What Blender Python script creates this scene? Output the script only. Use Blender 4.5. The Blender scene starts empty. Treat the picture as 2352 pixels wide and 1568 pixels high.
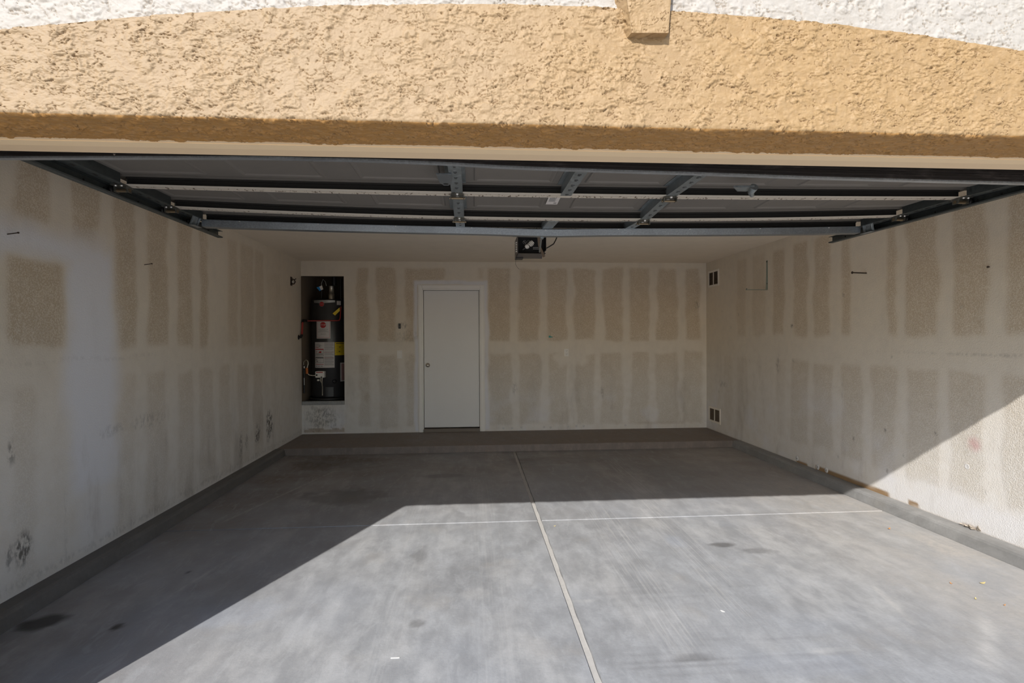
import bpy, bmesh, math, random
import numpy as np
from mathutils import Vector, Matrix
random.seed(7)
PI = math.pi
scene = bpy.context.scene
COL = scene.collection

# ------------------------------------------------------------------ camera
H = 1.4743
cam_d = bpy.data.cameras.new('camera')
cam_d.sensor_width = 36.0
cam_d.lens = 19.2366
cam_d.clip_start = 0.05
cam_d.clip_end = 400
cam = bpy.data.objects.new('camera', cam_d)
COL.objects.link(cam)
_r = Vector((0.9974360744910448, -0.07141811030270365, -0.0045531115389001245))
_u = Vector((0.0050140574025211385, 0.006276238687671957, 0.9999677335075865))
_w = Vector((0.07138722947599965, 0.9974267202901305, -0.006618241383837686))
cam.matrix_world = Matrix(((_r.x, _u.x, -_w.x, 0), (_r.y, _u.y, -_w.y, 0), (_r.z, _u.z, -_w.z, H), (0, 0, 0, 1)))
scene.camera = cam

# ------------------------------------------------------------------ world, sun, exposure
world = bpy.data.worlds.new('world')
scene.world = world
world.use_nodes = True
wn = world.node_tree
wn.nodes.clear()
sky = wn.nodes.new('ShaderNodeTexSky')
sky.sky_type = 'NISHITA'
sky.sun_disc = False
sky.sun_elevation = math.radians(32.7)
SUN = Vector((0.424, 1.0, -0.697)).normalized()
sky.sun_rotation = math.atan2(-SUN.x, -SUN.y)
sky.altitude = 800
sky.air_density = 1.0
sky.dust_density = 1.5
sky.ozone_density = 1.0
bg = wn.nodes.new('ShaderNodeBackground')
bg.inputs['Strength'].default_value = 0.19
wo = wn.nodes.new('ShaderNodeOutputWorld')
wn.links.new(sky.outputs[0], bg.inputs[0])
wn.links.new(bg.outputs[0], wo.inputs[0])

sun_d = bpy.data.lights.new('sun', 'SUN')
sun_d.energy = 5.6
sun_d.color = (1.0, 0.975, 0.94)
sun_d.angle = math.radians(0.53)
sun = bpy.data.objects.new('sun', sun_d)
sun.rotation_euler = SUN.to_track_quat('-Z', 'Y').to_euler()
sun.location = (-4, -8, 8)
COL.objects.link(sun)

scene.view_settings.view_transform = 'Standard'
scene.view_settings.look = 'None'
scene.view_settings.exposure = 0.0
scene.view_settings.gamma = 1.0
scene.view_settings.use_curve_mapping = False

# ------------------------------------------------------------------ main dimensions (metres)
XL, XR, D, CEIL = -2.484, 3.568, 8.146, 2.604   # garage inside
STEP, STEPY = 0.0887, 7.08                      # raised slab at the back
YF, YS, YT = 1.762, 1.965, 2.10                 # stucco face, end of stucco soffit, inside of front wall
ZH = 2.158                                      # head of the opening
OL, OR = -1.902, 3.20                          # opening sides

# ------------------------------------------------------------------ helpers
ROOT = {}

class MB:
    """collects shapes as one mesh, world coordinates"""
    def __init__(s):
        s.v = []; s.f = []; s.sm = []
    def add(s, vs, fs, smooth=False):
        n = len(s.v)
        s.v += [tuple(v) for v in vs]
        s.f += [tuple(i + n for i in f) for f in fs]
        s.sm += [smooth] * len(fs)
        return s
    def box(s, x0, x1, y0, y1, z0, z1):
        vs = [(x0, y0, z0), (x1, y0, z0), (x1, y1, z0), (x0, y1, z0), (x0, y0, z1), (x1, y0, z1), (x1, y1, z1), (x0, y1, z1)]
        return s.add(vs, [(0, 3, 2, 1), (4, 5, 6, 7), (0, 1, 5, 4), (1, 2, 6, 5), (2, 3, 7, 6), (3, 0, 4, 7)])
    def bbox(s, x0, x1, y0, y1, z0, z1, b=0.003):
        """box with bevelled edges"""
        bm = bmesh.new()
        bmesh.ops.create_cube(bm, size=1)
        for v in bm.verts:
            v.co = Vector(((x0 + x1) / 2 + v.co.x * (x1 - x0), (y0 + y1) / 2 + v.co.y * (y1 - y0), (z0 + z1) / 2 + v.co.z * (z1 - z0)))
        bmesh.ops.bevel(bm, geom=bm.edges[:], offset=b, segments=2, affect='EDGES', profile=0.5)
        return s.frombm(bm)
    def frombm(s, bm, smooth=False):
        bm.verts.index_update()
        s.add([v.co[:] for v in bm.verts], [[v.index for v in f.verts] for f in bm.faces], smooth)
        bm.free()
        return s
    def tube(s, pts, r, n=10, cap=True, smooth=True):
        pts = [Vector(p) for p in pts]
        rs = r if isinstance(r, (list, tuple)) else [r] * len(pts)
        vs = []; fs = []
        up = None
        for i, p in enumerate(pts):
            t = (pts[min(i + 1, len(pts) - 1)] - pts[max(i - 1, 0)]).normalized()
            if up is None:
                up = Vector((0, 0, 1)) if abs(t.z) < 0.9 else Vector((1, 0, 0))
            a = t.cross(up)
            if a.length < 1e-6: a = t.cross(Vector((0.3, 1, 0.2)))
            a.normalize(); b = a.cross(t).normalized(); up = b
            for k in range(n):
                q = 2 * PI * k / n
                vs.append(p + a * math.cos(q) * rs[i] + b * math.sin(q) * rs[i])
        for i in range(len(pts) - 1):
            for k in range(n):
                fs.append((i * n + k, (i + 1) * n + k, (i + 1) * n + (k + 1) % n, i * n + (k + 1) % n))
        s.add(vs, fs, smooth)
        if cap:
            m = len(pts) - 1
            s.add(vs[:n], [tuple(range(n))])
            s.add(vs[m * n:], [tuple(reversed(range(n)))])
        return s
    def cyl(s, p0, p1, r, n=16, smooth=True):
        return s.tube([p0, p1], r, n, True, smooth)
    def lathe(s, c, prof, n=32, axis='z', smooth=True):
        """profile [(radius, height)] around an axis through c"""
        vs = []; fs = []
        for (r, h) in prof:
            for k in range(n):
                q = 2 * PI * k / n
                a, b = r * math.cos(q), r * math.sin(q)
                if axis == 'z': vs.append((c[0] + a, c[1] + b, c[2] + h))
                elif axis == 'y': vs.append((c[0] + a, c[1] + h, c[2] + b))
                else: vs.append((c[0] + h, c[1] + a, c[2] + b))
        for i in range(len(prof) - 1):
            for k in range(n):
                fs.append((i * n + k, i * n + (k + 1) % n, (i + 1) * n + (k + 1) % n, (i + 1) * n + k))
        return s.add(vs, fs, smooth)
    def prism(s, poly, a0, a1, axis='y'):
        """2-D polygon extruded along an axis: axis y -> (x,z), axis x -> (y,z), axis z -> (x,y)"""
        def P(u, v, a):
            return {'y': (u, a, v), 'x': (a, u, v), 'z': (u, v, a)}[axis]
        n = len(poly)
        vs = [P(u, v, a0) for u, v in poly] + [P(u, v, a1) for u, v in poly]
        fs = [tuple(range(n)), tuple(reversed(range(n, 2 * n)))] + [(i, i + n, (i + 1) % n + n, (i + 1) % n) for i in range(n)]
        return s.add(vs, fs)
    def map(s, fn):
        s.v = [tuple(fn(*v)) for v in s.v]
        return s
    def build(s, name, mat, parent=None, **props):
        o0 = rootloc(parent)
        me = bpy.data.meshes.new(name)
        me.from_pydata([(x - o0[0], y - o0[1], z - o0[2]) for x, y, z in s.v], [], s.f)
        me.polygons.foreach_set('use_smooth', s.sm)
        bm = bmesh.new(); bm.from_mesh(me)
        bmesh.ops.recalc_face_normals(bm, faces=bm.faces[:])
        bm.to_mesh(me); bm.free()
        o = bpy.data.objects.new(name, me)
        COL.objects.link(o)
        if mat: me.materials.append(mat)
        if parent: o.parent = parent; ROOT[o.name] = o0
        for k, v in props.items(): o[k] = v
        return o

def each(k, name, mat, parent):
    """build every separate piece of k as an object of its own"""
    n = len(k.v); par = list(range(n))
    def find(a):
        while par[a] != a:
            par[a] = par[par[a]]; a = par[a]
        return a
    for f in k.f:
        for j in f[1:]: par[find(j)] = find(f[0])
    key = {}
    # vertices at the same place belong together
    for i, v in enumerate(k.v):
        q = (round(v[0], 5), round(v[1], 5), round(v[2], 5))
        if q in key: par[find(i)] = find(key[q])
        else: key[q] = i
    groups = {}
    for fi, f in enumerate(k.f): groups.setdefault(find(f[0]), []).append(fi)
    out = []
    for fl in groups.values():
        m = MB(); ids = {}
        for fi in fl:
            g = []
            for j in k.f[fi]:
                if j not in ids: ids[j] = len(m.v); m.v.append(k.v[j])
                g.append(ids[j])
            m.f.append(tuple(g)); m.sm.append(k.sm[fi])
        out.append(m.build(name, mat, parent))
    return out

def rootloc(p):
    return ROOT.get(p.name, (0, 0, 0)) if p else (0, 0, 0)

def thing(name, label, cat, loc, group=None):
    o = bpy.data.objects.new(name, None)
    o.location = loc; o.empty_display_size = 0.1
    COL.objects.link(o); ROOT[o.name] = tuple(loc)
    o['label'] = label; o['category'] = cat
    if group: o['group'] = group
    return o

def tag(o, label, cat, group=None):
    o['label'] = label; o['category'] = cat
    if group: o['group'] = group
    return o

# ---- numpy noise (for real relief and wear maps)
def vnoise(x, y, seed=0):
    xi = np.floor(x).astype(np.int64); yi = np.floor(y).astype(np.int64)
    fx = x - xi; fy = y - yi
    fx = fx * fx * (3 - 2 * fx); fy = fy * fy * (3 - 2 * fy)
    def h(a, b):
        n = (a * 374761393 + b * 668265263 + seed * 1442695041) & 0xffffffff
        n = ((n ^ (n >> 13)) * 1274126177) & 0xffffffff
        n = n ^ (n >> 16)
        return (n & 0xffff) / 65535.0
    return (h(xi, yi) * (1 - fx) + h(xi + 1, yi) * fx) * (1 - fy) + (h(xi, yi + 1) * (1 - fx) + h(xi + 1, yi + 1) * fx) * fy

def fbm(x, y, seed=0, o=4, g=0.5):
    s = 0; a = 1; t = 0
    for i in range(o):
        s = s + a * vnoise(x + 17.3 * i, y - 9.1 * i, seed + i); t += a
        a *= g; x = x * 2.03; y = y * 2.03
    return s / t

def sstep(a, b, x):
    t = np.clip((x - a) / (b - a), 0, 1)
    return t * t * (3 - 2 * t)

def grid_object(name, P, mat, mask=None, attr=None, smooth=True, parent=None):
    """P: (n, m, 3) array of points -> one sheet mesh; mask (n-1, m-1) of faces kept; attr (n, m, 4)"""
    n, m = P.shape[:2]
    idx = np.arange(n * m).reshape(n, m)
    f = np.stack([idx[:-1, :-1], idx[:-1, 1:], idx[1:, 1:], idx[1:, :-1]], -1)
    f = f[mask] if mask is not None else f.reshape(-1, 4)
    o0 = np.array(rootloc(parent))
    v = P.reshape(-1, 3) - o0
    used = np.zeros(n * m, bool); used[f.ravel()] = True
    remap = np.cumsum(used) - 1
    f = remap[f]; v = v[used]
    me = bpy.data.meshes.new(name)
    me.vertices.add(len(v)); me.vertices.foreach_set('co', v.astype(np.float32).ravel())
    me.loops.add(len(f) * 4); me.loops.foreach_set('vertex_index', f.astype(np.int32).ravel())
    me.polygons.add(len(f)); me.polygons.foreach_set('loop_start', np.arange(0, len(f) * 4, 4, dtype=np.int32))
    me.polygons.foreach_set('use_smooth', np.full(len(f), smooth))
    me.update(calc_edges=True)
    if attr is not None:
        a = me.color_attributes.new('wear', 'FLOAT_COLOR', 'POINT')
        a.data.foreach_set('color', attr.reshape(-1, 4)[used].astype(np.float32).ravel())
    me.materials.append(mat)
    o = bpy.data.objects.new(name, me); COL.objects.link(o)
    if parent: o.parent = parent; ROOT[o.name] = tuple(o0)
    return o

# ------------------------------------------------------------------ materials
def newmat(name):
    m = bpy.data.materials.new(name); m.use_nodes = True
    nt = m.node_tree
    b = nt.nodes['Principled BSDF']
    return m, nt, b

def N(nt, typ, **kw):
    n = nt.nodes.new(typ)
    for k, v in kw.items():
        if k in n.inputs.keys() if hasattr(n.inputs, 'keys') else False: n.inputs[k].default_value = v
        else: setattr(n, k, v)
    return n

def noise(nt, scale, detail=3, rough=0.55, vec=None, dist=0.0):
    n = nt.nodes.new('ShaderNodeTexNoise')
    n.inputs['Scale'].default_value = scale; n.inputs['Detail'].default_value = detail
    n.inputs['Roughness'].default_value = rough; n.inputs['Distortion'].default_value = dist
    if vec is None:
        vec = pos(nt)
    nt.links.new(vec, n.inputs['Vector'])
    return n.outputs['Fac']

def pos(nt):
    for n in nt.nodes:
        if n.bl_idname == 'ShaderNodeNewGeometry': return n.outputs['Position']
    return nt.nodes.new('ShaderNodeNewGeometry').outputs['Position']

def ramp(nt, fac, a, b, lo=0.0, hi=1.0):
    n = nt.nodes.new('ShaderNodeMapRange'); n.interpolation_type = 'SMOOTHSTEP'
    n.inputs['From Min'].default_value = a; n.inputs['From Max'].default_value = b
    n.inputs['To Min'].default_value = lo; n.inputs['To Max'].default_value = hi
    nt.links.new(fac, n.inputs['Value'])
    return n.outputs[0]

def mix(nt, fac, a, b, mode='MIX'):
    n = nt.nodes.new('ShaderNodeMix'); n.data_type = 'RGBA'; n.blend_type = mode
    for s, v in ((n.inputs[0], fac), (n.inputs[6], a), (n.inputs[7], b)):
        if isinstance(v, (int, float)): s.default_value = v
        elif isinstance(v, tuple): s.default_value = (*v[:3], 1)
        else: nt.links.new(v, s)
    return n.outputs[2]

def math_(nt, op, a, b=0.0, clamp=False):
    n = nt.nodes.new('ShaderNodeMath'); n.operation = op; n.use_clamp = clamp
    for s, v in ((n.inputs[0], a), (n.inputs[1], b)):
        if isinstance(v, (int, float)): s.default_value = v
        else: nt.links.new(v, s)
    return n.outputs[0]

def bump(nt, b, h, strength=0.3, dist=0.005):
    n = nt.nodes.new('ShaderNodeBump')
    n.inputs['Strength'].default_value = strength; n.inputs['Distance'].default_value = dist
    nt.links.new(h, n.inputs['Height']); nt.links.new(n.outputs[0], b.inputs['Normal'])

def scaled(nt, sx, sy, sz):
    n = nt.nodes.new('ShaderNodeMapping'); n.inputs['Scale'].default_value = (sx, sy, sz)
    nt.links.new(pos(nt), n.inputs['Vector'])
    return n.outputs[0]

def plain(name, col, rough=0.5, metal=0.0, var=0.06, scale=25, spec=0.5):
    m, nt, b = newmat(name)
    f = noise(nt, scale, 4)
    c = mix(nt, f, tuple(max(0, c * (1 - var)) for c in col), tuple(min(1, c * (1 + var)) for c in col))
    nt.links.new(c, b.inputs['Base Color'])
    b.inputs['Roughness'].default_value = rough; b.inputs['Metallic'].default_value = metal
    b.inputs['Specular IOR Level'].default_value = spec
    return m

def galv(name, col, rough=0.42, sc=60, metal=0.85):
    m, nt, b = newmat(name)
    v = nt.nodes.new('ShaderNodeTexVoronoi'); v.inputs['Scale'].default_value = sc
    nt.links.new(pos(nt), v.inputs['Vector'])
    f = noise(nt, 6, 4)
    c = mix(nt, v.outputs['Distance'], tuple(c * 0.75 for c in col), tuple(min(1, c * 1.15) for c in col))
    c = mix(nt, ramp(nt, f, 0.4, 0.7, 0, 0.35), c, tuple(c * 0.6 for c in col))
    nt.links.new(c, b.inputs['Base Color'])
    b.inputs['Metallic'].default_value = metal
    nt.links.new(ramp(nt, v.outputs['Distance'], 0, 1, rough - 0.08, rough + 0.12), b.inputs['Roughness'])
    bump(nt, b, noise(nt, 40, 3), 0.08, 0.002)
    return m

def wall_material():
    """drywall with skim bands: wear.r = bare speckled texture, g = dark grime, b = cool white repaint, a = brown bare paper"""
    m, nt, b = newmat('drywall')
    at = nt.nodes.new('ShaderNodeAttribute'); at.attribute_name = 'wear'
    sp = nt.nodes.new('ShaderNodeSeparateColor'); nt.links.new(at.outputs['Color'], sp.inputs[0])
    sep = nt.nodes.new('ShaderNodeSeparateXYZ'); nt.links.new(pos(nt), sep.inputs[0])
    n_big = noise(nt, 1.3, 4); n_mid = noise(nt, 9, 5, 0.6); n_fine = noise(nt, 115, 3, 0.65); n_fine2 = noise(nt, 210, 2)
    low = ramp(nt, sep.outputs[2], 1.7, 0.5)
    mud = mix(nt, low, (0.78, 0.69, 0.565), (0.78, 0.745, 0.70))
    mud = mix(nt, ramp(nt, n_mid, 0.35, 0.75, 0, 0.35), mud, (0.64, 0.575, 0.49))
    mud = mix(nt, ramp(nt, n_big, 0.35, 0.7, 0, 0.25), mud, (0.81, 0.755, 0.67))
    spk = mix(nt, low, (0.58, 0.465, 0.33), (0.61, 0.555, 0.48))
    dots = ramp(nt, n_fine, 0.42, 0.64, 0.0, 0.85)
    tex = mix(nt, dots, spk, mud)
    r = math_(nt, 'MULTIPLY', sp.outputs[0], ramp(nt, n_mid, 0.25, 0.5, 0.7, 1.0))
    c = mix(nt, r, mud, tex)
    c = mix(nt, sp.outputs[2], c, (0.80, 0.80, 0.84))
    g = math_(nt, 'MULTIPLY', sp.outputs[1], ramp(nt, noise(nt, 40, 4, 0.65, scaled(nt, 1, 1, 0.5)), 0.40, 0.62), True)
    c = mix(nt, g, c, (0.045, 0.038, 0.032))
    # faint scuffs and dirt towards the floor
    drt = math_(nt, 'MULTIPLY', ramp(nt, noise(nt, 3.5, 6, 0.65, scaled(nt, 1, 1, 0.3)), 0.5, 0.75), ramp(nt, sep.outputs[2], 1.3, 0.1, 0.12, 0.45))
    c = mix(nt, drt, c, (0.34, 0.295, 0.25))
    dv = nt.nodes.new('ShaderNodeVectorMath'); dv.operation = 'DISTANCE'; dv.inputs[1].default_value = (XR, 3.656, 0.700)
    nt.links.new(pos(nt), dv.inputs[0])
    pk = math_(nt, 'MULTIPLY', ramp(nt, dv.outputs['Value'], 0.080, 0.0, 0, 0.6), ramp(nt, noise(nt, 12, 3), 0.2, 0.6, 0.4, 1))
    c = mix(nt, pk, c, (0.55, 0.22, 0.24))
    c = mix(nt, at.outputs['Alpha'], c, (0.33, 0.215, 0.115))
    nt.links.new(c, b.inputs['Base Color'])
    b.inputs['Roughness'].default_value = 0.85; b.inputs['Specular IOR Level'].default_value = 0.25
    hh = math_(nt, 'ADD', math_(nt, 'MULTIPLY', n_fine, ramp(nt, sp.outputs[0], 0, 1, 0.55, 1.0)), math_(nt, 'MULTIPLY', n_fine2, 0.3))
    bump(nt, b, hh, 0.8, 0.006)
    return m

def stucco_material(name, c1, c2, pit, xfade=True, rough=0.6):
    m, nt, b = newmat(name)
    sep = nt.nodes.new('ShaderNodeSeparateXYZ'); nt.links.new(pos(nt), sep.inputs[0])
    f = noise(nt, 2.2, 3)
    if xfade:
        t = math_(nt, 'ADD', ramp(nt, sep.outputs[0], -0.6, 1.2), math_(nt, 'MULTIPLY', math_(nt, 'SUBTRACT', f, 0.5), 1.0), True)
    else:
        t = ramp(nt, f, 0.3, 0.7)
    c = mix(nt, t, c1, c2)
    at = nt.nodes.new('ShaderNodeAttribute'); at.attribute_name = 'wear'  # on stucco: red paints crevice shade, green the soffit colour
    sp = nt.nodes.new('ShaderNodeSeparateColor'); nt.links.new(at.outputs['Color'], sp.inputs[0])
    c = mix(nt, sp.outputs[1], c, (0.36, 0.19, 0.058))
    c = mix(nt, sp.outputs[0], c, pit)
    c = mix(nt, ramp(nt, noise(nt, 60, 3), 0.4, 0.7, 0, 0.25), c, tuple(min(1, k * 1.2) for k in c1))
    nt.links.new(c, b.inputs['Base Color'])
    b.inputs['Roughness'].default_value = rough; b.inputs['Specular IOR Level'].default_value = 0.35
    h = math_(nt, 'ADD', noise(nt, 170, 3), math_(nt, 'MULTIPLY', noise(nt, 480, 2), 0.4))
    bump(nt, b, h, 0.35, 0.0022)
    return m

def concrete_material(name, base, marks=True, warm=0.0):
    """wear.r = dark stain, g = light dust/efflorescence, b = bluish smear, a = tyre scuff zone"""
    m, nt, b = newmat(name)
    n1 = noise(nt, 0.9, 6, 0.6); n2 = noise(nt, 4.5, 7, 0.65, scaled(nt, 1.5, 0.75, 1)); n3 = noise(nt, 60, 4, 0.6); n4 = noise(nt, 320, 2)
    hi = tuple(min(1, k * 1.17) for k in base); lo = tuple(k * 0.78 for k in base)
    c = mix(nt, ramp(nt, n2, 0.3, 0.72), lo, hi)
    c = mix(nt, ramp(nt, n1, 0.42, 0.64, 0, 0.28), c, tuple(min(1, k * f) for k, f in zip(base, (1.14, 1.18, 1.24))))
    c = mix(nt, ramp(nt, noise(nt, 2.2, 5), 0.55, 0.75, 0, 0.5), c, (base[0] * 1.02, base[1] * 0.93, base[2] * 0.82))
    if marks:
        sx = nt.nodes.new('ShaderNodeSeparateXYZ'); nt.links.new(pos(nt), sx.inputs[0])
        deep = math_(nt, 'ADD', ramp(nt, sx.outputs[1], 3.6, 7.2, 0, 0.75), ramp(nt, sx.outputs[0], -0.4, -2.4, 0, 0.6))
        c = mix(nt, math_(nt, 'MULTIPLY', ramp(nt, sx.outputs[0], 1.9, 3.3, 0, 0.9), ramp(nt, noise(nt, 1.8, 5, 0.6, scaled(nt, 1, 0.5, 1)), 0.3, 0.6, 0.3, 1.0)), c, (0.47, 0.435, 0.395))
        shade_brown = math_(nt, 'MULTIPLY', deep, ramp(nt, noise(nt, 1.6, 5, 0.6, scaled(nt, 1, 1.6, 1)), 0.3, 0.65, 0.35, 1.0), True)  # blotchy brown toward back and left, painting in the floor's shade
        c = mix(nt, shade_brown, c, (0.215, 0.175, 0.15))
    c = mix(nt, ramp(nt, n3, 0.35, 0.75, 0, 0.22), c, tuple(k * 0.7 for k in base))
    c = mix(nt, ramp(nt, n4, 0.6, 0.75, 0, 0.25), c, tuple(k * 0.5 for k in base))
    n5 = noise(nt, 16, 8, 0.72); n6 = noise(nt, 5, 7, 0.7, scaled(nt, 2.6, 0.8, 1), 0.8)
    c = mix(nt, ramp(nt, n5, 0.40, 0.62, 0, 0.30), c, tuple(k * 0.80 for k in base))
    c = mix(nt, ramp(nt, n6, 0.52, 0.66, 0, 0.30), c, tuple(min(1, k * 1.32) for k in base))
    c = mix(nt, ramp(nt, n6, 0.46, 0.36, 0, 0.25), c, tuple(k * 0.72 for k in base))
    # fine scratches
    for rot, th in ((0.5, 0.70), (-0.35, 0.71), (1.3, 0.72)):
        mp = nt.nodes.new('ShaderNodeMapping'); mp.inputs['Rotation'].default_value = (0, 0, rot); mp.inputs['Scale'].default_value = (26, 1.1, 1)
        nt.links.new(pos(nt), mp.inputs['Vector'])
        c = mix(nt, ramp(nt, noise(nt, 1.0, 6, 0.75, mp.outputs[0]), th - 0.03, th + 0.05, 0, 0.45), c, tuple(min(1, k * 1.5) for k in base))
    # broom-finish streaks across
    st = noise(nt, 3.0, 5, 0.6, scaled(nt, 1.5, 22, 1))
    c = mix(nt, ramp(nt, st, 0.52, 0.78, 0, 0.28), c, tuple(k * 0.78 for k in base))
    if marks:
        at = nt.nodes.new('ShaderNodeAttribute'); at.attribute_name = 'wear'
        sp = nt.nodes.new('ShaderNodeSeparateColor'); nt.links.new(at.outputs['Color'], sp.inputs[0])
        c = mix(nt, math_(nt, 'MULTIPLY', sp.outputs[1], ramp(nt, n2, 0.35, 0.65, 0.3, 1)), c, (0.58, 0.56, 0.53))
        c = mix(nt, sp.outputs[2], c, (0.37, 0.41, 0.49))
        ty = ramp(nt, noise(nt, 70, 3, 0.6, scaled(nt, 1.0, 0.02, 1)), 0.5, 0.62)
        c = mix(nt, math_(nt, 'MULTIPLY', at.outputs['Alpha'], ty), c, (0.58, 0.57, 0.55))
        td = ramp(nt, noise(nt, 60, 3, 0.6, scaled(nt, 1.1, 0.025, 1)), 0.55, 0.40)
        c = mix(nt, math_(nt, 'MULTIPLY', math_(nt, 'MULTIPLY', at.outputs['Alpha'], td), 0.6), c, (0.20, 0.195, 0.19))
        c = mix(nt, sp.outputs[0], c, (0.055, 0.05, 0.045))
    nt.links.new(c, b.inputs['Base Color'])
    nt.links.new(ramp(nt, n2, 0.3, 0.7, 0.5, 0.72), b.inputs['Roughness'])
    b.inputs['Specular IOR Level'].default_value = 0.4
    bump(nt, b, math_(nt, 'ADD', n3, math_(nt, 'MULTIPLY', n4, 0.5)), 0.25, 0.003)
    return m

M = {}
M['wall'] = wall_material()
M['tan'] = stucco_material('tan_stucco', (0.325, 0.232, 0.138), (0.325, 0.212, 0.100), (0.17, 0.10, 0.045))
M['white_stucco'] = stucco_material('white_stucco', (0.40, 0.37, 0.335), (0.385, 0.36, 0.325), (0.25, 0.20, 0.15), False)
M['ceiling'] = plain('ceiling_paint', (0.88, 0.78, 0.65), 0.9, 0, 0.06, 5)
M['jamb'] = plain('beige_jamb_paint', (0.88, 0.68, 0.44), 0.5, 0, 0.03, 6)
M['jamb2'] = plain('beige_stop_paint', (0.80, 0.61, 0.40), 0.5, 0, 0.03, 6)
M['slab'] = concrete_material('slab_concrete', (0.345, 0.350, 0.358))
M['curb'] = concrete_material('curb_concrete', (0.27, 0.265, 0.255), False)
M['drive'] = concrete_material('driveway_concrete', (0.56, 0.54, 0.51), False)
M['ground'] = plain('desert_ground', (0.52, 0.44, 0.34), 0.95, 0, 0.2, 2)
M['joint'] = plain('joint_filler', (0.50, 0.48, 0.45), 0.8, 0, 0.12, 40)
M['crack'] = plain('dark_joint_base', (0.05, 0.042, 0.036), 0.95, 0, 0.2, 40)  # near-black base under the slabs and their joints
M['skin'] = plain('grey_door_skin', (0.165, 0.15, 0.135), 0.55, 0, 0.08, 8)
M['skin_edge'] = plain('grey_door_skin_edge', (0.26, 0.245, 0.225), 0.5, 0, 0.08, 8)
M['galv'] = galv('galvanised_steel', (0.36, 0.40, 0.42))
M['galv_dark'] = galv('dark_galvanised_track', (0.12, 0.135, 0.135), 0.5)
M['strut'] = galv('galvanised_strut_steel', (0.31, 0.34, 0.37), 0.38, 90)
def lip_material():
    m, nt, b = newmat('dirty_white_section_edge')
    d = ramp(nt, noise(nt, 70, 2, 0.5, scaled(nt, 1, 0.5, 0.5)), 0.56, 0.66)
    c = mix(nt, d, (0.58, 0.52, 0.44), (0.12, 0.08, 0.05))
    nt.links.new(c, b.inputs['Base Color']); b.inputs['Roughness'].default_value = 0.6
    return m
M['lip'] = lip_material()
M['lip_clean'] = plain('white_section_edge', (0.60, 0.55, 0.48), 0.6, 0, 0.06, 30)
def rubber_material():
    m, nt, b = newmat('dusty_black_rubber')
    d = ramp(nt, noise(nt, 5, 6, 0.7, scaled(nt, 1, 4, 4)), 0.5, 0.8)
    c = mix(nt, d, (0.022, 0.018, 0.017), (0.10, 0.085, 0.08))
    c = mix(nt, ramp(nt, noise(nt, 45, 2, 0.5), 0.72, 0.76), c, (0.35, 0.30, 0.26))
    nt.links.new(c, b.inputs['Base Color']); b.inputs['Roughness'].default_value = 0.5
    return m
M['rubber'] = rubber_material()
M['alu'] = galv('aluminium_retainer', (0.50, 0.53, 0.56), 0.4, 120)
M['black'] = plain('black_plastic', (0.018, 0.017, 0.017), 0.4)
M['blackin'] = plain('black_interior', (0.006, 0.006, 0.007), 0.7)
M['brass'] = plain('zinc_yellow_brass', (0.26, 0.20, 0.13), 0.35, 0.8)
M['bolt'] = plain('bright_bolt', (0.75, 0.73, 0.70), 0.3, 0.8)
M['hinge'] = galv('hinge_steel', (0.20, 0.20, 0.18), 0.4, 70)
M['nail'] = plain('rusty_nail_steel', (0.07, 0.05, 0.04), 0.6, 0.5)
M['door'] = plain('white_door_paint', (0.80, 0.785, 0.76), 0.5, 0, 0.02, 4)
M['trim'] = plain('white_trim_paint', (0.87, 0.84, 0.79), 0.5, 0, 0.03, 5)
M['chrome'] = plain('satin_nickel', (0.62, 0.58, 0.52), 0.25, 1.0)
M['white_pl'] = plain('white_plastic', (0.82, 0.78, 0.72), 0.4)
M['slot'] = plain('dark_slot', (0.02, 0.018, 0.016), 0.8)
M['vent'] = plain('white_vent_enamel', (0.86, 0.80, 0.71), 0.5)
M['ventdark'] = plain('vent_duct_dark', (0.035, 0.022, 0.014), 0.9)
M['louver'] = plain('dusty_louver', (0.16, 0.115, 0.08), 0.7)
M['bracket'] = plain('green_grey_bracket', (0.30, 0.33, 0.28), 0.45, 0.4)
M['housing'] = plain('dark_grey_housing', (0.115, 0.10, 0.095), 0.45, 0.2)
M['bronze'] = plain('bronze_arm_steel', (0.10, 0.07, 0.045), 0.4, 0.6)
M['bulb'] = plain('white_bulb_glass', (0.80, 0.76, 0.70), 0.35)
M['printw'] = plain('pale_print', (0.45, 0.44, 0.42), 0.6)
M['tank'] = plain('charcoal_tank_enamel', (0.035, 0.034, 0.036), 0.28, 0.0, 0.05, 10)
M['tank_top'] = plain('dark_tank_cap', (0.03, 0.03, 0.032), 0.4)
M['paper'] = plain('label_white', (0.62, 0.58, 0.56), 0.5)
M['red'] = plain('label_red', (0.42, 0.02, 0.02), 0.5)
M['redpipe'] = plain('red_pipe', (0.36, 0.04, 0.035), 0.4)
M['ink'] = plain('label_ink', (0.03, 0.03, 0.03), 0.6)
M['inkg'] = plain('label_grey_ink', (0.20, 0.20, 0.20), 0.6)
M['orange'] = plain('orange_band', (0.60, 0.16, 0.03), 0.5)
M['yellow'] = plain('label_yellow', (0.72, 0.52, 0.02), 0.5)
M['blue'] = plain('tag_blue', (0.02, 0.26, 0.62), 0.5)
M['silver'] = plain('silver_badge', (0.36, 0.37, 0.37), 0.35, 0.5)
M['flue'] = plain('flue_metal', (0.60, 0.55, 0.46), 0.35, 0.7)
M['pan'] = galv('galvanised_pan', (0.38, 0.38, 0.37), 0.5, 50, 0.6)
M['pink'] = plain('label_pink', (0.42, 0.24, 0.23), 0.6)
M['leaf'] = plain('dry_leaf_orange', (0.50, 0.25, 0.10), 0.8, 0, 0.2)
M['leafy'] = plain('dry_leaf_yellow', (0.62, 0.50, 0.22), 0.8, 0, 0.2)
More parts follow.
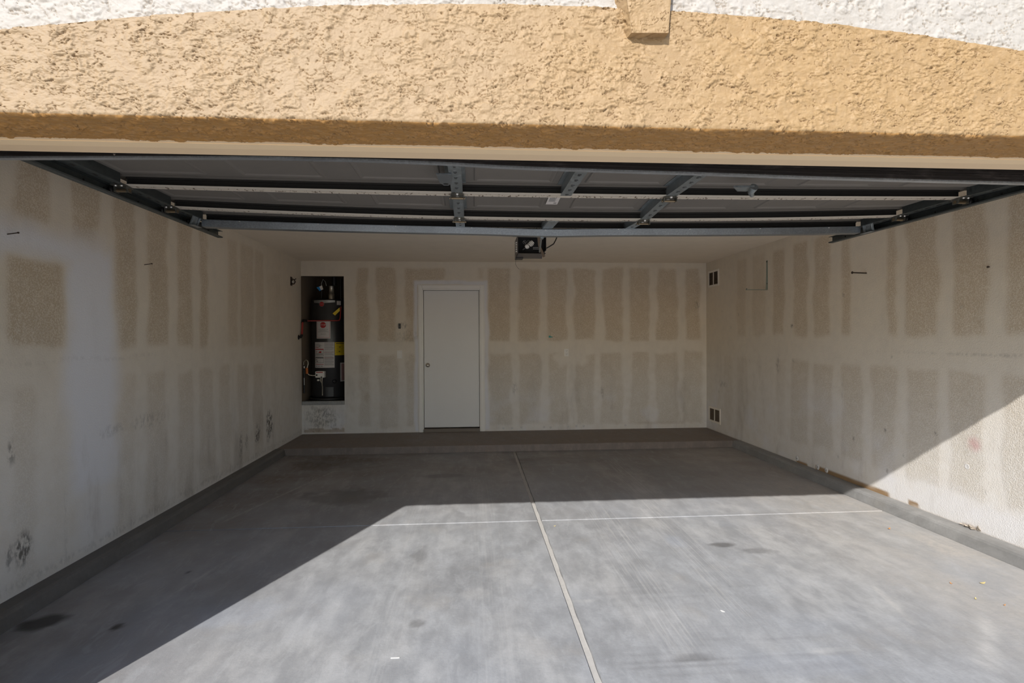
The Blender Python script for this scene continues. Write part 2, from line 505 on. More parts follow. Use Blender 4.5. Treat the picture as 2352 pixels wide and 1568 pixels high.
M['scrap'] = plain('white_scrap', (0.75, 0.73, 0.70), 0.8)
M['disc'] = plain('white_plaster_disc', (0.66, 0.64, 0.62), 0.8)
M['paperbare'] = plain('torn_grey_paper', (0.42, 0.36, 0.29), 0.9, 0, 0.15)
M['sill'] = plain('brown_threshold', (0.20, 0.165, 0.13), 0.6)
M['niche'] = plain('niche_shade_drywall', (0.10, 0.07, 0.045), 0.9, 0, 0.15, 4)  # brown kept dark to stand for the shade deep in the niche
M['cheek'] = plain('niche_cheek_shade', (0.22, 0.165, 0.115), 0.9, 0, 0.1, 4)  # occlusion on the niche side put into the colour
M['rail_shade'] = plain('rail_shade_black', (0.010, 0.009, 0.008), 0.7)  # near-black colour stands in for shade on the door rail webs
M['teal'] = plain('teal_putty', (0.10, 0.36, 0.33), 0.7)

# ------------------------------------------------------------------ text on labels
def text_mesh(s, size):
    cu = bpy.data.curves.new('t', 'FONT'); cu.body = s; cu.size = size; cu.align_x = 'CENTER'; cu.align_y = 'CENTER'
    cu.resolution_u = 2
    ob = bpy.data.objects.new('t', cu); COL.objects.link(ob)
    dg = bpy.context.evaluated_depsgraph_get()
    me = bpy.data.meshes.new_from_object(ob.evaluated_get(dg))
    vs = [v.co[:] for v in me.vertices]; fs = [tuple(p.vertices) for p in me.polygons]
    bpy.data.objects.remove(ob); bpy.data.meshes.remove(me); bpy.data.curves.remove(cu)
    return vs, fs

# ================================================================== SETTING
# ------------------------------------------------------------------ walls with wear maps
def rects_mask(A, B, rects, soft=0.035, seed=3, wob=0.05):
    """union of soft rectangles (a0, a1, b0, b1, strength) evaluated on arrays A, B"""
    wa = (fbm(A * 5, B * 3.2, seed) - 0.5) * wob * 2; wb = (fbm(A * 3.1, B * 5, seed + 9) - 0.5) * wob * 2
    a = A + wa; b = B + wb
    out = np.zeros_like(A)
    for a0, a1, b0, b1, s in rects:
        m = sstep(a0 - soft, a0 + soft, a) * (1 - sstep(a1 - soft, a1 + soft, a)) * sstep(b0 - soft, b0 + soft, b) * (1 - sstep(b1 - soft, b1 + soft, b))
        out = np.maximum(out, m * s)
    return out

def blobs(A, B, lst):
    out = np.zeros_like(A)
    for ca, cb, ra, rb, s in lst:
        d = np.sqrt(((A - ca) / ra) ** 2 + ((B - cb) / rb) ** 2)
        d = d + (fbm(A * 12, B * 12, int(abs(ca * 100)) % 97) - 0.5) * 0.9
        out = np.maximum(out, s * (1 - sstep(0.45, 1.05, d)))
    return out

def lin(a, b, step, extra=()):
    v = list(np.arange(a, b, step)) + [b] + list(extra)
    return np.array(sorted(set(round(float(x), 4) for x in v)))

def drip(A, B, base, top, seed):
    n = vnoise(A * 40, B * 1.5, seed)
    return sstep(0.55, 0.8, n) * sstep(base - 0.02, base, B) * (1 - sstep(top - 0.15, top, B))

# --- left wall (x = XL): A = y, B = z
ys = lin(1.9, D + 0.9, 0.02); zs = lin(0.0, CEIL, 0.02)
ys = lin(1.9, D, 0.02)
A, B = np.meshgrid(ys, zs, indexing='ij')
upL = [(1.95, 2.3), (2.36, 2.65), (2.76, 3.0), (3.59, 3.84), (3.99, 4.24), (4.38, 4.66), (4.81, 5.05), (5.18, 5.32), (5.78, 5.98), (6.07, 6.42), (6.47, 6.72)]
loL = [(2.0, 2.3), (2.4, 2.62), (3.13, 3.28), (3.97, 4.22), (4.36, 4.63), (4.79, 5.04), (5.17, 5.44), (5.57, 5.80), (5.99, 6.26), (6.39, 6.66)]
R = [(a, b, 1.42, 2.50, 0.95 if a < 5.5 else 0.6) for a, b in upL] + [(3.17, 3.42, 2.13, 2.5, 0.9), (3.12, 3.53, 1.44, 1.94, 1.0), (6.84, 7.25, 1.44, 2.3, 0.3)]
R += [(a, b, 0.13, 1.20, 0.65 if a > 4.3 else 0.45) for a, b in loL] + [(3.4, 3.7, 0.25, 1.1, 0.15)]
r = rects_mask(A, B, R, 0.03, 3)
bl = rects_mask(A, B, [(1.9, 3.92, 1.95, 2.12, 0.95), (3.55, 4.0, 0.5, 2.08, 0.95), (3.62, 3.95, 0.1, 0.6, 0.4)], 0.10, 21, 0.08)
r = r * (1 - np.clip(bl * 1.25, 0, 1))
r = np.maximum(r, rects_mask(A, B, [(3.14, 3.5, 1.44, 1.93, 1.0)], 0.02, 3, 0.02))
bl = bl * (1 - rects_mask(A, B, [(3.1, 3.53, 1.43, 1.94, 1.0)], 0.03, 3, 0.02))
g = blobs(A, B, [(6.88, 0.42, 0.16, 0.22, 1.0), (6.5, 0.36, 0.09, 0.14, 0.85), (6.05, 0.33, 0.05, 0.2, 0.6), (6.2, 0.36, 0.04, 0.1, 0.6), (3.20, 0.33, 0.07, 0.13, 0.8), (3.11, 0.30, 0.03, 0.10, 0.55), (3.13, 0.87, 0.03, 0.1, 0.6),
                 (3.98, 0.85, 0.14, 0.05, 0.25), (4.4, 0.85, 0.25, 0.06, 0.25)])
g = np.maximum(g, 0.9 * np.exp(-((A - 3.513) / 0.006) ** 2) * (B < 0.55) * 0.6)      # sheet seam
g = np.maximum(g, np.exp(-((B - 1.35 - 0.004 * np.sin(A * 9)) / 0.008) ** 2) * (A < 4.5) * 0.25)
g = np.maximum(g, blobs(A, B, [(4.9, 0.05 + STEP, 6, 0.03, 0.2)]))
att = np.stack([r, np.clip(g, 0, 1), bl, np.zeros_like(r)], -1)
P = np.stack([np.full_like(A, XL), A, B], -1)
wl = grid_object('wall_left', P[:, ::-1], M['wall'], attr=att[:, ::-1]); wl['kind'] = 'structure'

# --- right wall (x = XR)
ys = lin(1.9, D, 0.02)
A, B = np.meshgrid(ys, zs, indexing='ij')
upR = [(6.92, 7.18), (6.45, 6.74), (6.05, 6.28), (5.60, 5.87), (5.23, 5.49), (4.95, 5.07), (4.38, 4.48), (3.97, 4.27), (3.56, 3.83), (3.15, 3.42), (2.7, 3.0), (2.3, 2.6)]
loR = [(7.32, 7.55), (6.90, 7.16), (6.03, 6.2), (5.59, 5.91), (5.19, 5.50), (4.79, 5.07), (4.39, 4.67), (3.96, 4.27), (3.56, 3.85), (3.12, 3.43), (2.7, 3.0), (2.3, 2.6)]
R = [(a, b, 1.48, 2.50, 0.9 if a < 6.1 else 0.5) for a, b in upR] + [(a, b, 0.32, 1.20, 0.75 if a < 6 else 0.4) for a, b in loR]
r = rects_mask(A, B, R, 0.03, 31)
g = blobs(A, B, [(3.656, 0.706, 0.03, 0.03, 0.0), (5.06, 0.95, 0.02, 0.15, 0.2), (6.18, 1.15, 0.05, 0.12, 0.35), (7.6, 0.8, 0.2, 0.05, 0.3)])
g = np.maximum(g, np.exp(-((B - 1.335 + 0.006 * (A - 4)) / 0.007) ** 2) * (A < 4.8) * (A > 3.2) * 0.28)
rs = np.random.RandomState(5)
spots = [(rs.uniform(2.6, 7.8), rs.uniform(0.25, 1.9), 0.012, 0.014, rs.uniform(.5, 1)) for _ in range(26)]
g = np.maximum(g, sum(s * np.exp(-(((A - a) / ra) ** 2 + ((B - b) / rb) ** 2)) for a, b, ra, rb, s in spots))
bl = rects_mask(A, B, [(2.2, 4.6, 0.08, 0.30, 0.4)], 0.08, 41, 0.09) + 0.35 * sstep(0.5, 0.7, fbm(A * 2.5, B * 2.5, 5)) * (1 - sstep(0.5, 1.2, B))
br = rects_mask(A, B, [(5.62, 5.80, 0.0, 0.118, 1), (4.46, 5.47, 0.0, 0.125, 1), (4.14, 4.25, 0.095, 0.122, 1), (3.63, 3.74, 0.09, 0.12, 0.6)], 0.006, 51, 0.012)
br = np.maximum(br, (B < STEP + 0.004) * 0.5)
att = np.stack([r, np.clip(g, 0, 1), np.clip(bl, 0, 1), br], -1)
P = np.stack([np.full_like(A, XR), A, B], -1)
wr = grid_object('wall_right', P, M['wall'], attr=att); wr['kind'] = 'structure'

# --- back wall (y = D) with niche and door openings: A = x, B = z
NX0, NX1, NZ0, NZ1 = XL, -1.874, 0.557, 2.385          # water heater niche
DX0, DX1, DZ1 = -0.7325, 0.1065, 2.195                 # door opening (rough)
xs = lin(XL, XR, 0.02, (NX1, DX0, DX1)); zb = lin(0.0, CEIL, 0.02, (NZ0, NZ1, DZ1))
A, B = np.meshgrid(xs, zb, indexing='ij')
upB = [(-1.69, -1.52), (-1.4, -1.11), (-0.98, -0.84), (0.23, 0.57), (0.7, 1.0), (1.12, 1.41), (1.52, 1.84), (1.98, 2.28), (2.38, 2.67), (2.8, 3.1), (3.23, 3.46)]
loB = [(-1.66, -1.51), (-1.38, -1.1), (-0.97, -0.85), (0.24, 0.57), (0.69, 1.01), (1.14, 1.41), (1.54, 1.83), (1.93, 2.26), (2.39, 2.68), (2.78, 3.11), (3.19, 3.49)]
R = [(a, b, 1.43, 2.52, 1.0) for a, b in upB] + [(-0.96, -0.40, 2.34, 2.52, 0.9), (0.1, 0.16, 2.35, 2.52, 0.6)]
R += [(a, b, 0.17, 1.24, 0.85) for a, b in loB] + [(-2.35, -2.0, 0.2, 0.45, 0.3)]
r = rects_mask(A, B, R, 0.025, 61)
patch = blobs(A, B, [(1.45, 1.2, 0.38, 0.22, 1.0), (0.35, 1.32, 0.2, 0.12, 0.7), (-1.05, 1.25, 0.2, 0.2, 0.6), (-1.0, 1.66, 0.14, 0.18, 0.6)])
r = r * (1 - np.clip(patch, 0, 1))
bl = 0.75 * (rects_mask(A, B, [(-0.86, -0.80, 0.1, 2.33, 1), (0.165, 0.235, 0.1, 2.33, 1), (-0.86, 0.235, 2.262, 2.325, 1)], 0.014, 71, 0.030))
bl = np.maximum(bl, 0.5 * sstep(0.45, 0.7, fbm(A * 3, B * 3, 15)) * (1 - sstep(0.2, 0.8, B)))
g = blobs(A, B, [(-1.0, 1.66, 0.07, 0.07, 0.45), (-2.2, 0.32, 0.28, 0.22, 0.5), (0.62, 0.72, 0.06, 0.12, 0.3), (1.95, 0.65, 0.03, 0.14, 0.3), (-0.97, 1.5, 0.2, 0.1, 0.2), (3.42, 1.95, 0.05, 0.06, 0.5)])
g = np.maximum(g, drip(A, B, 0.12, 0.5, 4) * (A < -1.9) * 0.4)
br = 0.55 * (B < 0.155 + 0.03 * vnoise(A * 14, B, 3)) * (B > 0.115) * (A < NX1) * (A > NX0 + 0.03)
rust = blobs(A, B, [(-1.55, 0.62, 0.05, 0.1, 0.45), (2.75, 0.17, 0.75, 0.02, 0.35)])
att = np.stack([r, np.clip(g, 0, 1), bl, np.maximum(br, rust * 0.5)], -1)
ax = (xs[:-1] + xs[1:]) / 2; az = (zb[:-1] + zb[1:]) / 2
AX, AZ = np.meshgrid(ax, az, indexing='ij')
mask = ~(((AX < NX1) & (AZ > NZ0) & (AZ < NZ1)) | ((AX > DX0) & (AX < DX1) & (AZ > 0) & (AZ < DZ1)))
P = np.stack([A, np.full_like(A, D), B], -1)
wb = grid_object('wall_back', P[::-1], M['wall'], mask=mask[::-1], attr=att[::-1]); wb['kind'] = 'structure'
# niche shell and reveals belong to the back wall
nd = D + 0.80
k = MB()
k.box(NX0 - 0.1, NX0, D, nd, NZ0 - 0.05, CEIL)              # left side runs on from the left wall
k.box(NX1, NX1 + 0.1, D + 0.002, nd, NZ0 - 0.05, CEIL)
k.box(NX0 - 0.1, NX1 + 0.1, nd, nd + 0.1, NZ0 - 0.05, CEIL)
k.box(NX0, NX1, D + 0.1, nd, NZ1 + 0.12, NZ1 + 0.2)
k.box(NX0, NX1, D + 0.002, D + 0.1, NZ1, NZ1 + 0.2)
k.box(NX0, NX1, D + 0.002, nd, NZ0 - 0.05, NZ0 - 0.002)
k.build('niche_lining', M['niche'], wb, label='plasterboard lining of the heater niche, its shade painted dark brown')
# niche left cheek continues the left wall, with shade put into its colour
yn = lin(D, nd, 0.03); zn = lin(NZ0, NZ1 + 0.1, 0.05)
A, B = np.meshgrid(yn, zn, indexing='ij')
P = np.stack([np.full_like(A, XL + 0.001), A, B], -1)
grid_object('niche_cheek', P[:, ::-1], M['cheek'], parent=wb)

# ceiling, with outer shell so no light leaks
k = MB(); k.box(XL - 0.12, XR + 0.12, YF + 0.06, D + 1.0, CEIL, CEIL + 0.12)
o = k.build('ceiling', M['ceiling'], kind='structure')
k = MB(); k.box(XL - 0.14, XL - 0.001, 1.9, D + 1.0, -0.1, CEIL); k.build('wall_left_core', M['niche'], wl)
k = MB(); k.box(XR + 0.001, XR + 0.14, 1.9, D + 1.0, -0.1, CEIL); k.build('wall_right_core', M['niche'], wr)
k = MB()
k.box(NX1 + 0.1, DX0 - 0.0, D + 0.003, D + 0.12, -0.1, CEIL); k.box(DX1, XR + 0.1, D + 0.003, D + 0.12, -0.1, CEIL)
k.box(DX0, DX1, D + 0.003, D + 0.12, DZ1, CEIL); k.box(XL - 0.1, NX1 + 0.1, D + 0.003, D + 0.1, -0.1, NZ0 - 0.05)
k.box(XL, NX1 + 0.1, D + 0.003, D + 0.1, NZ1 + 0.2, CEIL); k.box(DX0 - 0.2, DX1 + 0.2, D + 0.22, D + 0.3, -0.1, CEIL)
k.build('wall_back_core', M['niche'], wb)
# peeled base of the right wall: round white plaster dabs and torn paper
for i, (y, z) in enumerate([(5.80, 0.128), (5.435, 0.118), (5.295, 0.120)]):
    k = MB(); k.lathe((XR - 0.001, y, z), [(0.0, -0.002), (0.012, -0.003), (0.026, -0.0015), (0.028, 0.002)], 16, 'x'); 
    q = k.build('plaster_disc', M['disc'], wr)
    k = MB(); k.lathe((XR - 0.0045, y, z), [(0.0, 0), (0.005, 0.0), (0.005, 0.003)], 8, 'x'); k.build('screw_head', M['nail'], q)
k = MB()
for (y0, y1, h, out) in [(3.66, 3.70, 0.030, 0.012), (3.69, 3.73, 0.022, 0.018), (3.60, 3.63, 0.042, 0.007), (3.74, 3.76, 0.018, 0.012), (3.64, 3.68, 0.012, 0.020)]:
    k.add([(XR - 0.001, y0, STEP + 0.008), (XR - 0.001, y1, STEP + 0.006), (XR - out, (y0 + y1) / 2 + 0.01, STEP + h), (XR - out * 1.3, y0 + 0.01, STEP + h * 0.6)], [(0, 1, 2, 3)])
    k.add([(XR - 0.004, y0, STEP + 0.008), (XR - 0.004, y1, STEP + 0.006), (XR - out - 0.003, (y0 + y1) / 2 + 0.01, STEP + h), (XR - out * 1.3 - 0.003, y0 + 0.01, STEP + h * 0.6)], [(0, 1, 2, 3)])
k.build('torn_paper', M['paperbare'], wr, label='torn brown drywall paper curling off the wall foot')
k = MB(); k.lathe((XR, 3.715, 0.527), [(0.0, -0.0002), (0.014, -0.0004), (0.017, -0.0012), (0.020, -0.0002), (0.021, 0.001)], 20, 'x'); k.build('patched_disc', M['disc'], wr, label='small round patched disc low on the sunlit wall')
# a row of fastener dabs along the foot of the back wall
k = MB()
for px in (0.45, 0.58, 0.72, 1.06, 1.16, 1.42, 1.55, 1.66, 2.3):
    k.lathe((px, D - 0.001, 0.135 + 0.008 * math.sin(px * 9)), [(0.0, -0.003), (0.012, -0.003), (0.017, 0.001)], 12, 'y')
k.build('plaster_dabs', M['disc'], wb, kind='stuff')

# ------------------------------------------------------------------ floor
k = MB(); k.box(XL - 0.12, XR + 0.12, YF + 0.05, D + 0.9, -0.20, -0.030)
floor = k.build('floor', M['crack'], kind='structure')
XJ, YJ = 0.5307, 4.376
def slab(x0, x1, y0, y1, seed):
    X = lin(x0, x1, 0.02); Y = lin(y0, y1, 0.02)
    A, B = np.meshgrid(X, Y, indexing='ij')
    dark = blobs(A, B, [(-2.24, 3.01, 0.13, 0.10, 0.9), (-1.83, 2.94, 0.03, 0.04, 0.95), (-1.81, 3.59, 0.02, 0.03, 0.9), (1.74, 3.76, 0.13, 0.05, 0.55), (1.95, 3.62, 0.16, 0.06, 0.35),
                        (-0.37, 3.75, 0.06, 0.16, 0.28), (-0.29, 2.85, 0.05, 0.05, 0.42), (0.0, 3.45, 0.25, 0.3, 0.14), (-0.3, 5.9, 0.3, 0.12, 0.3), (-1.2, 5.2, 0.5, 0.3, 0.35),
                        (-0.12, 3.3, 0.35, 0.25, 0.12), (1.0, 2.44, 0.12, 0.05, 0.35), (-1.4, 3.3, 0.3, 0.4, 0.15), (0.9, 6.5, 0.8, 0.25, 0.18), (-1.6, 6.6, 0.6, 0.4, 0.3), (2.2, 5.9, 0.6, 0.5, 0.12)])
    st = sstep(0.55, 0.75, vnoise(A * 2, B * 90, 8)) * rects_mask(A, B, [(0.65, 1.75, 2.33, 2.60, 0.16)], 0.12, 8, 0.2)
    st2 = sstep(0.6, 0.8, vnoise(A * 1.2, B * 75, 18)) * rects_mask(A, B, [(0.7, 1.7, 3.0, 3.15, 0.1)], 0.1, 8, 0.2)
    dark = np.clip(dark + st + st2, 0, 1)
    light = 0.36 * blobs(A, B, [(0.62, 3.02, 0.10, 0.03, 0.8), (0.0, 3.15, 0.12, 0.08, 0.6), (1.66, 2.44, 0.14, 0.04, 0.95), (0.25, 3.35, 0.2, 0.3, 0.5), (2.2, 3.4, 0.5, 0.5, 0.6), (2.0, 2.9, 0.4, 0.3, 0.55), (-0.4, 2.5, 0.35, 0.2, 0.4), (-0.9, 2.8, 0.4, 0.3, 0.35)])
    light = np.maximum(light, 0.26 * sstep(0.45, 0.75, fbm(A * 3.4, B * 0.9, 77, 5)))
    for (xa, ya, xb, yb, w, s) in [(-2.02, 4.55, -1.55, 6.2, 0.012, 0.5), (-1.78, 3.1, -1.62, 3.85, 0.012, 0.45), (2.35, 3.05, 2.25, 2.65, 0.02, 0.6), (2.62, 2.62, 2.3, 2.3, 0.05, 0.5), (-0.9, 5.0, -0.75, 6.0, 0.008, 0.35)]:
        t = np.clip(((A - xa) * (xb - xa) + (B - ya) * (yb - ya)) / ((xb - xa) ** 2 + (yb - ya) ** 2), 0, 1)
        d = np.hypot(A - xa - t * (xb - xa), B - ya - t * (yb - ya))
        light = np.maximum(light, s * np.exp(-(d / w) ** 2))
    blue = 0.10 * sstep(0.48, 0.72, fbm(A * 1.3 + 5, B * 1.3, 99)) + blobs(A, B, [(1.5, 2.35, 0.35, 0.12, 0.15), (-1.3, 3.05, 0.25, 0.2, 0.2), (1.45, 3.85, 0.08, 0.16, 0.25)])
    cx1 = 1.0 + 0.05 * (B - 3); cx2 = 1.44 + 0.07 * (B - 3)
    tyre = 0.26 * np.exp(-((A - cx1) / 0.14) ** 4) * (1 - sstep(4.4, 4.9, B)) * sstep(2.3, 2.7, B) + 0.22 * np.exp(-((A - cx2) / 0.14) ** 4) * sstep(2.5, 3.0, B) + 0.10 * np.exp(-((A - 0.1) / 0.12) ** 4) + 0.08 * np.exp(-((A + 0.45) / 0.1) ** 4)
    tyre *= (B < 6.6)
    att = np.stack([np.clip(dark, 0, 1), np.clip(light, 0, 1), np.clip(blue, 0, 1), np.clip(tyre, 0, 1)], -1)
    # top sheet with dropped, slightly rounded edges
    P = np.stack([A, B, np.zeros_like(A)], -1)
    e = np.minimum(np.minimum(A - x0, x1 - A), np.minimum(B - y0, y1 - B))
    P[..., 2] = np.where(e < 0.004, -0.030, 0.0)
    X2 = lin(x0, x1, 0.02, (x0 + 0.004, x1 - 0.004))
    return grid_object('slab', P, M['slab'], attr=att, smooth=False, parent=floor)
def slab2(x0, x1, y0, y1, seed):
    o = slab(x0, x1, y0, y1, seed)
    # pull the second ring outward so that the edge is a steep arris, not a ramp
    me = o.data; co = np.empty(len(me.vertices) * 3, np.float32); me.vertices.foreach_get('co', co); co = co.reshape(-1, 3)
    for ax, lo, hi in ((0, x0, x1), (1, y0, y1)):
        vals = np.unique(np.round(co[:, ax], 4))
        co[np.abs(co[:, ax] - vals[1]) < 1e-3, ax] = lo + 0.004
        co[np.abs(co[:, ax] - vals[-2]) < 1e-3, ax] = hi - 0.004
    me.vertices.foreach_set('co', co.ravel()); me.update()
    return o
FY0 = YF + 0.06
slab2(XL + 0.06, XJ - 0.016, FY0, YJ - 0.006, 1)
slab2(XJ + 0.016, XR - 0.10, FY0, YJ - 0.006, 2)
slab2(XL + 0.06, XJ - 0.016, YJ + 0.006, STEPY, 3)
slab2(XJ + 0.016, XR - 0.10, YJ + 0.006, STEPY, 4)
# old filler lying low in the open joints
def bead(x0, x1, y0, y1, z):
    n = 120; t = np.linspace(0, 1, n)
    if y1 - y0 > x1 - x0:
        U = [np.stack([np.full(n, x) + 0.0015 * np.sin(t * 130 + i), y0 + t * (y1 - y0), np.full(n, z) + 0.0012 * np.sin(t * 71 + 3 * i)], -1) for i, x in enumerate(np.linspace(x0, x1, 4))]
    else:
        U = [np.stack([x0 + t * (x1 - x0), np.full(n, y) , np.full(n, z) + 0.0012 * np.sin(t * 71 + 3 * i)], -1) for i, y in enumerate(np.linspace(y0, y1, 3))][::-1]
    o = grid_object('joint_filler', np.stack(U)[::-1], M['joint'], parent=floor)
    o['label'] = 'grey filler low in the slab joint'
bead(XJ - 0.016, XJ + 0.016, FY0, STEPY, -0.012)
bead(XL + 0.08, XJ - 0.016, YJ - 0.006, YJ + 0.006, -0.006)
bead(XJ + 0.016, XR - 0.12, YJ - 0.006, YJ + 0.006, -0.006)
# raised slab at the back
k = MB(); k.bbox(XL + 0.001, XR - 0.001, STEPY, D + 0.002, -0.05, STEP, 0.012)
rsl = k.build('raised_slab', M['curb'], floor, label='low raised concrete step along the back wall')

# concrete curbs at the wall feet
def curb(name, x_wall, sgn, label):
    pr = [(0, 0), (0.125, 0), (0.118, 0.012), (0.108, STEP - 0.022), (0.100, STEP - 0.008), (0.086, STEP), (0, STEP)]
    k = MB(); k.prism([(x_wall + sgn * a, -0.05 if b == 0 else b) for a, b in pr], FY0 + 0.2, STEPY + 0.004, 'y')
    o = k.build(name, M['curb'], kind='structure')
    return o
M['curb_dark'] = concrete_material('dark_curb_concrete', (0.155, 0.145, 0.135), False)  # left curb: a darker concrete tone than the right one
M['step'] = concrete_material('brown_step_concrete', (0.23, 0.19, 0.165), False)
rsl.data.materials.clear(); rsl.data.materials.append(M['step'])
cl = curb('curb_left', XL, 1, ''); cl.data.materials.clear(); cl.data.materials.append(M['curb_dark'])
c = curb('curb_right', XR, -1, '')

# driveway and ground outside
k = MB(); k.box(OL - 0.6, OR + 0.6, -9, FY0, -0.16, -0.002)
k.build('driveway', M['drive'], kind='structure')
k = MB(); k.box(-60, 60, -80, 60, -0.5, -0.21)
k.box(-60, OL - 0.6, -80, 1.6, -0.3, -0.03); k.box(OR + 0.6, 60, -80, 1.6, -0.3, -0.03); k.box(-60, 60, -80, -9, -0.3, -0.04)
k.build('ground', M['ground'], kind='structure')

# ------------------------------------------------------------------ front wall: stucco with real relief
def stucco_height(u, v, seed, amp=0.0042):
    """lace-trowelled stucco: flat pressed plates with ragged, cracked lower edges and pits between"""
    a = u + 0.016 * (fbm(u * 22, v * 22, seed + 40, 3) - 0.5); b = v + 0.016 * (fbm(u * 22 + 7, v * 22, seed + 41, 3) - 0.5)
    n1 = fbm(a * 24, b * 34, seed, 3, 0.5)
    n2 = fbm(a * 70, b * 110, seed + 5, 3, 0.6)
    zone = fbm(u * 5, v * 6, seed + 3, 2)
    q = n1 * 0.55 + n2 * 0.45 + 0.12 * (zone - 0.5)
    # flat terraces with sharp ragged edges; how high the steps are varies over the wall
    size = 0.35 + 0.65 * sstep(0.40, 0.62, fbm(u * 16 + 9, v * 18, seed + 12, 2))
    terr = 0; low = 0
    for t_, w_ in ((0.385, 0.8), (0.435, 1.0), (0.480, 1.0), (0.522, 1.0), (0.566, 0.9), (0.615, 0.8)):
        terr = terr + w_ * sstep(t_ - 0.0045, t_ + 0.0045, q)
    # thin crevices, mostly running sideways
    c1 = fbm(a * 38 + 3, b * 74, seed + 21, 3, 0.5)
    gate = sstep(0.45, 0.54, fbm(u * 30, v * 44, seed + 13, 3))
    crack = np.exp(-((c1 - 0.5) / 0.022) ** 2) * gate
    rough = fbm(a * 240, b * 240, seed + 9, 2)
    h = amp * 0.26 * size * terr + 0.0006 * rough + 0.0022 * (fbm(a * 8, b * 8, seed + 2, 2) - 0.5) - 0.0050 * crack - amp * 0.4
    pit = 0.85 * crack + 0.12 * (1 - sstep(0.40, 0.46, q))  # cracks and low spots also coloured dark, as crevice shade
    return h, np.clip(pit, 0, 0.8)

def arch(x):
    return 2.549 - 0.0421 * (x - 0.40) ** 2

def profile_sheet(name, xs, prof, mat, seed, amp, top=None, parent=None):
    """prof: list of (y, z, ny, nz, v) rows; top(x): arched upper limit applied to the rows above the corner"""
    pr = np.array(prof)
    U, V = np.meshgrid(xs, pr[:, 4], indexing='ij')
    Y = np.broadcast_to(pr[:, 0], U.shape).copy(); Z = np.broadcast_to(pr[:, 1], U.shape).copy()
    NY = np.broadcast_to(pr[:, 2], U.shape); NZ = np.broadcast_to(pr[:, 3], U.shape)
    if top is not None:
        T = top(U); zc = ZH + 0.02; zm = pr[0, 1]
        Z = np.where(Z > zc, zc + (Z - zc) * (T - zc) / (zm - zc), Z)
        V = np.where(np.broadcast_to(pr[:, 1], U.shape) > zc, Z, V)
    h, pit = stucco_height(U, V, seed, amp)
    # ragged corner bead
    P = np.stack([U, Y + NY * h, Z + NZ * h], -1)
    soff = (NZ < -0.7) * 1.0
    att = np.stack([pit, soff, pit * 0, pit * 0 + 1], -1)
    return grid_object(name, P, mat, attr=att, parent=parent)

wf = MB()
wf.box(-6.5, OL, YF + 0.03, YT, -0.1, ZH + 0.012); wf.box(OR, 7.5, YF + 0.03, YT, -0.1, ZH + 0.012)
wf.box(-6.5, 7.5, YF + 0.05, YT, ZH + 0.012, 3.6); wf.box(-2.6, 3.7, YF + 0.024, YF + 0.05, 3.297, 3.6)
front = wf.build('wall_front', M['white_stucco'], kind='structure')
# tan band: face from the arch down, round corner, soffit back to the jamb trim
def uniq(v): return np.array(sorted(set(np.round(v, 5))))
xs_f = uniq(list(np.arange(-2.6, -1.602, 0.006)) + list(np.arange(-1.60, 2.06, 0.0022)) + list(np.arange(2.062, 3.7, 0.006)))
rows = []
z_top = 2.549; z0 = ZH + 0.014
for z in np.arange(z_top, z0, -0.0021): rows.append((YF, z, -1, 0, z))
for q in np.linspace(0, PI / 2, 7):
    rows.append((YF + 0.014 - 0.014 * math.cos(q), z0 - 0.014 * math.sin(q), -math.cos(q), -math.sin(q), z0 - 0.014 * q))
v0 = z0 - 0.022
for s in np.arange(0.004, YS - YF - 0.014, 0.0030): rows.append((YF + 0.014 + s, ZH, 0, -1, v0 - s))
rows = [(-0.5, -0.5, 0, 0, 0)] * 0 + rows
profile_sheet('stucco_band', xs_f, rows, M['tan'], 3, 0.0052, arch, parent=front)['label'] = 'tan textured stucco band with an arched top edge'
# body and top ledge behind the tan band
k = MB()
px = list(np.linspace(-2.6, 3.7, 60))
vs = [(x, YF + 0.003, arch(x) - 0.002) for x in px] + [(x, YF + 0.06, arch(x) + 0.002) for x in px]
k.add(vs, [(i, i + 1, i + 61, i + 60) for i in range(59)])
k.box(-2.6, 3.7, YF + 0.006, YF + 0.06, ZH + 0.006, 2.17)
k.build('band_ledge', M['tan'], front)
# white stucco above
rows = [(YF + 0.022, z, -1, 0, z) for z in np.concatenate([np.arange(3.30, 2.66, -0.007), np.arange(2.66, 2.20, -0.0030)])]
xw = uniq(list(np.arange(-2.6, -1.602, 0.007)) + list(np.arange(-1.60, 2.06, 0.0030)) + list(np.arange(2.062, 3.7, 0.007)))
profile_sheet('upper_stucco', xw, rows, M['white_stucco'], 55, 0.0050, parent=front)['label'] = 'cream white stucco above the tan band'
# keystone
k = MB()
def quadsheet(p00, p10, p11, p01, nu, nv, nrm, seed, amp):
    u = np.linspace(0, 1, nu); v = np.linspace(0, 1, nv)
    Uu, Vv = np.meshgrid(u, v, indexing='ij')
    p00, p10, p11, p01 = map(np.array, (p00, p10, p11, p01))
    P = (1 - Uu)[..., None] * ((1 - Vv)[..., None] * p00 + Vv[..., None] * p01) + Uu[..., None] * ((1 - Vv)[..., None] * p10 + Vv[..., None] * p11)
    h, pit = stucco_height(P[..., 0] + P[..., 1], P[..., 2], seed, amp)
    edge = np.minimum(np.minimum(Uu, 1 - Uu) * nu, np.minimum(Vv, 1 - Vv) * nv)
    h = h * np.clip(edge / 3, 0, 1)
    return P + h[..., None] * np.array(nrm), pit
KY = YF - 0.030
kb = 2.452
A0, A1 = 0.513, 0.635; T0, T1 = 0.452, 0.672; kt = 2.93
key = bpy.data.objects.new('keystone', None)
